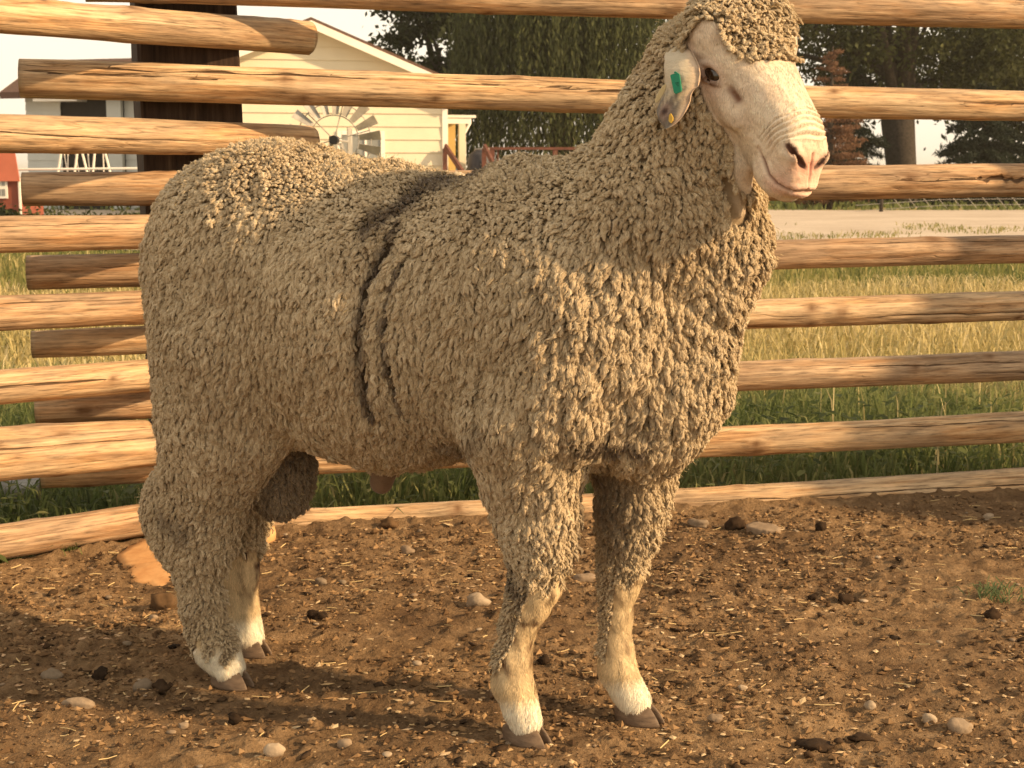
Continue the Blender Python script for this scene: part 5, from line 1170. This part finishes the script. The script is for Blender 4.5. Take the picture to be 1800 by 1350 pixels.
# broad-leaved weeds along the outside of the bottom rail
def weeds():
    g = np.random.default_rng(33); C = []; 
    for x in g.uniform(-1.4, 1.9, 150):
        y = float(fence_y(x)) + g.uniform(.16, .65); C.append(np.stack([x + g.normal(size=9)*.07, y + g.normal(size=9)*.07, g.uniform(.02, .20, 9)], 1))
    C = np.concatenate(C); n = len(C); a = g.uniform(0, 6.28, n); t = np.stack([np.cos(a), np.sin(a), g.uniform(-.2, .6, n)], 1); t /= np.linalg.norm(t, axis=1)[:, None]; s = np.cross(t, [0, 0, 1.]); s /= np.linalg.norm(s, axis=1)[:, None]; L = g.uniform(.009, .022, n)[:, None]; up = np.array([0, 0, .25])*L
    V = np.stack([C - t*L, C - t*L*.3 + s*L*.62 + up, C + t*L*.5 + s*L*.5 + up, C + t*L, C + t*L*.5 - s*L*.5 + up, C - t*L*.3 - s*L*.62 + up, C + t*L*.1], 1).reshape(-1, 3); o = np.arange(n)[:, None]*7
    Q = np.concatenate([o + [[0, 1, 2, 6]], o + [[6, 2, 3, 4]], o + [[0, 6, 4, 5]]])
    ob = obj('leafy_weeds', mesh('leafy_weeds', V, Q, attrs={'rnd': np.repeat(np.clip(.3 + .2*g.normal(size=n), 0, .8), 7)}, mats=[MG])); tag(ob, 'low broad leaved weeds along the outside of the bottom rail', kind='stuff')
weeds()
# ================================================================ litter, crumbs, stones and droppings on the pen floor
def lump(n_, g, size, flat=.7, rough=.25, sub=2):
    if sub == 0:
        V = np.array([(1,0,0),(-1,0,0),(0,1,0),(0,-1,0),(0,0,1),(0,0,-1)], float)*(1 + rough*g.uniform(-1, 1, (6, 3))*.6); return V*np.asarray(size), np.array([(0,2,4),(2,1,4),(1,3,4),(3,0,4),(2,0,5),(1,2,5),(3,1,5),(0,3,5)])
    b = bmesh.new(); bmesh.ops.create_icosphere(b, subdivisions=sub, radius=1); V = np.array([v.co[:] for v in b.verts]); F_ = np.array([[v.index for v in f.verts] for f in b.faces]); b.free()
    s = g.integers(1000); V = V*(1 + rough*fbm(V, 1.3, 3, int(s)))[:, None]; return V*np.asarray(size), F_
def scatter(name, label, n, g, smin_, smax_, flat, mat, elong=1.0, region=(2.02, 4.0), lift=.3, variants=5, sub=1, cols=True, rough=.3, dens=None):
    Y = np.sqrt(g.uniform(region[0]**2, region[1]**2, n)); X = g.uniform(-.38, .40, n)*Y; ok = Y < fence_y(X) - .05
    if dens is not None: ok &= g.random(n) < dens(X, Y)
    X, Y = X[ok], Y[ok]; n = len(X); Z = ground_z(X, Y); VV, TT = [], []; rn = []; off = 0
    var = [lump(0, g, (1, 1, 1), rough=rough, sub=sub) for _ in range(variants)]; vi = g.integers(variants, size=n)
    for k_, (v, f) in enumerate(var):
        i = np.flatnonzero(vi == k_); m = len(i); s = smin_*(smax_/smin_)**(g.random(m)**2.0); a = g.uniform(0, 6.28, m); el = g.uniform(1, elong, m)
        tl = g.normal(size=m)*.25
        x = v[None, :, 0]*(s*el)[:, None]; y = v[None, :, 1]*s[:, None]; z = v[None, :, 2]*(s*flat*g.uniform(.6, 1.2, m))[:, None] + x*tl[:, None]*.4
        P = np.stack([X[i][:, None] + x*np.cos(a)[:, None] - y*np.sin(a)[:, None], Y[i][:, None] + x*np.sin(a)[:, None] + y*np.cos(a)[:, None], Z[i][:, None] + z + (s*flat*lift)[:, None]], -1)
        VV.append(P.reshape(-1, 3)); TT.append((f[None] + (off + np.arange(m)*len(v))[:, None, None]).reshape(-1, 3)); off += m*len(v); rn.append(np.repeat(g.random(m), len(v)))
    o = obj(name, mesh(name, np.concatenate(VV), None, np.concatenate(TT), attrs={'rnd': np.concatenate(rn)}, mats=[mat], smooth=(sub != 0))); return tag(o, label, kind='stuff')
def m_rnd(name, cs, rough=.9, scale=60, amt=.5):
    k = NM(name, rough, .12); c = k.ramp(k.attr('rnd'), [(i/(len(cs)-1), c) for i, c in enumerate(cs)]); n = k.noise(k.coord(), scale, 4); k.color(k.mix(amt, c, k.ramp(n, [(.3, .55), (.7, 1.3)]), 'MULTIPLY')); k.bump(n, .6, .003); return k.m
M_CRUMB = m_rnd('dirt_crumb', [(.055, .032, .017), (.13, .076, .037), (.23, .14, .068), (.32, .20, .10)])
M_CHIP = m_rnd('straw_chip', [(.34, .20, .09), (.50, .34, .17), (.62, .47, .28), (.40, .24, .14)])
M_DUNG = m_rnd('dung', [(.020, .013, .008), (.045, .027, .015), (.07, .042, .022)])
M_STONE = m_rnd('field_stone', [(.23, .165, .108), (.31, .23, .155), (.19, .145, .10), (.40, .31, .215)], .8, 90, .4)
gs = np.random.default_rng(77)
patch = lambda X, Y: np.clip(.55 + .6*fbm(np.stack([X, Y, X*0], 1), 3.0, 2, 88), .1, 1)
scatter('dirt_crumbs', 'loose crumbs of brown earth over the pen floor', 46000, gs, .0011, .0075, .8, M_CRUMB, 1.8, dens=patch, rough=.7, variants=12, lift=.1, sub=0)
scatter('wood_chips', 'pale chips of straw and bark strewn over the dirt', 5200, gs, .0022, .0065, .22, M_CHIP, 2.6, sub=0, dens=patch)
scatter('dung_crumbs', 'dark crumbled dung trodden into the dirt', 700, gs, .003, .009, .6, M_DUNG, 1.9, dens=patch, rough=.7, variants=8)
scatter('pebbles', 'small pale pebbles lying in the dirt', 130, gs, .003, .008, .6, M_STONE, 1.5, sub=2, rough=.15)
def straws():
    g = np.random.default_rng(13); n = 300; Y = np.sqrt(g.uniform(2.05**2, 3.9**2, n)); X = g.uniform(-.37, .39, n)*Y; ok = Y < fence_y(X) - .04; X, Y = X[ok], Y[ok]; B = MB()
    for x, y in zip(X, Y):
        L = g.uniform(.008, .036); a = g.uniform(0, 6.28) if g.random() < .6 else g.normal()*.5; d = Vector((math.cos(a), math.sin(a), 0)); z = float(ground_z(x, y)); p = Vector((x, y, z + .003)); w = g.uniform(.0006, .0012)
        B.tube([p - d*L/2, p + Vector((0, 0, g.uniform(0, .002))) + Vector((-d.y, d.x, 0))*L*g.normal()*.03, p + d*L/2 + Vector((0, 0, g.uniform(0, .004)))], w, 4)
    o = B.build('straw', simple('dry_straw', (.58, .43, .21), .7, .25, 20)); tag(o, 'scattered short pale straws on the pen floor', kind='stuff')
straws()
def gpx(x, y): r = ray_(x, y); t = -.85/r[2]; return CAMP + r*t
def stone(name, label, cat, x, y, wpx, hpx, mat, seed, flat=None, rz=0, depth=.8, group=None, rough=.22, rnd=.5, sink=.42):
    g = np.random.default_rng(seed); c = gpx(x, y + hpx*.35); s = c[1]/2600; a, h = wpx*s/2*.9, hpx*s*.9
    V, F_ = lump(0, g, (a, a*depth, h*.62), rough=rough, sub=3); z0 = float(ground_z(c[0], c[1]))
    V = V + fbm(V, 1.2/a, 2, seed)[:, None]*V*.14
    if rough > .4: V = V*(1 + .20*fbm(V, 4.5/a, 2, seed+3) + .10*vnoise(V, 11/a, seed+5))[:, None]
    o = obj(name, mesh(name, V, None, F_, attrs={'rnd': np.full(len(V), rnd)}, mats=[mat]), None, (c[0], c[1], z0 + h*(.5 - sink) + .001)); o.rotation_euler = (0, 0, rz); return tag(o, label, cat, group)
ST = [(840,1059,50,28,'cream rounded stone beside the near foreleg of the ram',.95,.55), (484,1327,46,26,'smooth pale oval stone at the bottom edge left of centre',1.0,.5), (606,1308,36,20,'small flat buff stone right of the smooth oval stone',.3,.5), (1030,1010,50,22,'grey brown stone just behind the two forelegs',.15,.6), (1530,1243,26,15,'small rounded pale stone alone in the right foreground',.9,.7), (1634,1262,32,20,'lumpy pale stone, left of the pair at lower right',1.0,.7), (1690,1270,52,30,'broad buff stone, right of the pair at lower right',.4,.7), (138,1240,70,22,'long flat pale stone in the shadow at lower left',.3,.45), (92,1182,42,22,'grey stone lying in the shade at the far lower left',.6,.6), (255,1200,40,26,'grey brown stone lying in the shade left of the near hind hoof',.6,.7), (716,966,30,18,'small tan stone in front of the bottom log under the belly',.1,.6), (565,1030,24,16,'small dark round stone between the legs',.6,.7), (1305,1211,18,12,'tiny white pebble left of the small rounded stone',1.0,.7), (1228,915,44,16,'flat brown stone at the foot of the bottom log right of the foreleg',.55,.6), (1738,905,24,12,'pale flat stone in the shade near the right end of the bottom log',.9,.5), (322,1273,20,11,'small buff stone near the lower left corner',.4,.6), (1258,1272,30,14,'flat tan stone in the right foreground below the dark clods',.1,.6), (270,1095,18,9,'little pale stone behind the hind hooves',.35,.6)]
for i, (x, y, w, h, lab, rnd, dp) in enumerate(ST): stone('stone', lab, 'stone', x, y, w, h, M_STONE, 100+i, rz=.25*math.sin(i*2.3), depth=dp, rnd=rnd, rough=.26, group='stones lying in the pen')
CL = [(1296,912,42,30,'dark crumbly dung clod, largest, near the bottom log at right'), (1441,932,24,20,'small dark dung clod right of the long flat stone'), (178,1176,38,30,'dark round dung clod in the shadow at lower left'), (293,1058,56,40,'rust brown clod at the heel of the near hind leg'), (1490,1052,40,20,'dark trodden clod right of the far foreleg'), (1745,1082,30,24,'dark shaggy clod below the green weed'), (1430,1302,62,20,'low dark clod in the right foreground'), (560,1085,36,22,'dark low clod under the belly'), (958,1166,24,20,'dark clod standing between the front hooves'), (282,1210,34,22,'dark clod in the shade left of the near hind hoof'), (1515,1290,46,14,'flattened brown clod at the bottom right of centre'), (1427,1052,16,12,'tiny dark dropping left of the trodden clod'), (412,1262,26,18,'dark clod in front of the near hind hoof'), (688,925,36,20,'grey brown clod against the bottom log under the belly')]
for i, (x, y, w, h, lab) in enumerate(CL): stone('dung_clod', lab, 'clod', x, y, w, h, M_DUNG if i != 3 and i != 13 else M_CRUMB, 200+i, depth=.8, rnd=[.5, .3, .2, .3, .6][i % 5], rough=.42, group='dung clods on the pen floor', sink=.38)
# flat slabs of sandstone / bark
def slab(name, label, pts, th, mat, tilt, seed):
    P = [gpx(x, y) for x, y in pts]; c = np.mean(P, 0); g = np.random.default_rng(seed); top = []; n = 48
    ang = np.linspace(0, 2*math.pi, n, endpoint=False); pa = [math.atan2(p[1]-c[1], p[0]-c[0]) for p in P]; pr = [math.hypot(p[0]-c[0], p[1]-c[1]) for p in P]; o_ = np.argsort(pa); pa = np.array(pa)[o_]; pr = np.array(pr)[o_]
    r = np.interp(ang, np.concatenate([pa - 2*math.pi, pa, pa + 2*math.pi]), np.tile(pr, 3))*(1 + .04*g.normal(size=n)); V = []; F_ = []
    R5 = [0, .45, .8, .97, 1.0, .96]; Z5 = [th*1.05, th*1.1, th, th*.85, th*.4, -.01]
    for q, z in zip(R5, Z5):
        for a, rr in zip(ang, r): x, y = math.cos(a)*rr*q, math.sin(a)*rr*q; V.append((x, y, z + tilt*y + .0015*math.sin(x*90)*math.cos(y*70)))
    for i in range(5):
        for k in range(n): F_.append((i*n+k, i*n+(k+1) % n, (i+1)*n+(k+1) % n, (i+1)*n+k))
    m = obj(name, mesh(name, V, F_, attrs={'rnd': np.full(len(V), .2)}, mats=[mat]), None, (c[0], c[1], float(ground_z(c[0], c[1])))); return m
k = NM('orange_sandstone', .85, .1); n = k.noise(k.coord(), 30, 5); k.color(k.ramp(n, [(.3, (.46, .235, .095)), (.7, (.62, .36, .16))])); k.bump(n, .4, .003); M_SAND = k.m
tag(slab('stone_slab', '', [(232,1005),(240,975),(285,962),(330,975),(345,1020),(300,1036),(262,1030)], .016, M_SAND, .10, 3), 'flat orange sandstone slab beside the near hind leg', 'stone')
tag(slab('stone_slab', '', [(425,945),(448,928),(466,942),(464,958),(440,962)], .02, M_SAND, .15, 4), 'small orange slab end just right of the hind legs', 'stone')
tag(slab('stone_slab', '', [(1312,931),(1330,927),(1366,934),(1371,941),(1340,941)], .007, M_STONE, .0, 5), 'long flat pale stone right of the largest dung clod', 'stone')
# green weed tuft at right, creeping weed at left
def tuft(name, label, x, y, n, hgt, spread, seed, mat, lo=.2, hi=.6):
    g = np.random.default_rng(seed); c = gpx(x, y); t = empty(name, (c[0], c[1], 0), label, 'weed'); P = np.stack([g.normal(size=n)*spread, g.normal(size=n)*spread*.7, np.zeros(n)], 1); P[:, 2] = ground_z(P[:, 0]+c[0], P[:, 1]+c[1]) - .002
    h = g.uniform(.4, 1.0, n)*hgt; ob = blades('leaves', None, P, h, g.uniform(.0022, .004, n), g.uniform(.4, 1.6, n), mat, g, g.uniform(lo, hi, n)); ob.parent = t; del ob['kind']; return t
MW = m_grass('pale_green_weed', [(.10, .14, .055), (.19, .24, .11), (.30, .34, .18)])
tuft('weed', 'feathery pale green weed growing from the dirt at the right edge', 1752, 1056, 70, .045, .030, 5, MW)
tuft('weed', 'low creeping green weed at the foot of the left bottom log', 45, 985, 46, .032, .03, 6, MG)
tuft('weed', 'sparse green sprig under the left bottom log nearer the ram', 125, 985, 26, .03, .022, 7, MG)
# ================================================================ smoke haze hanging over the farmyard
B = MB(); B.box((0, 500, 6.3), (2300, 3060, 14.8))
km = bpy.data.materials.new('smoke_haze'); km.use_nodes = True; kt = km.node_tree; kt.nodes.clear()
pv = kt.nodes.new('ShaderNodeVolumePrincipled'); pv.inputs['Color'].default_value = (.92, .84, .70, 1); pv.inputs['Density'].default_value = .0006; pv.inputs['Anisotropy'].default_value = .2
ko = kt.nodes.new('ShaderNodeOutputMaterial'); kt.links.new(pv.outputs[0], ko.inputs['Volume'])
hz = B.build('haze', km); tag(hz, 'thin warm smoke haze filling the air of the farmyard', kind='stuff')
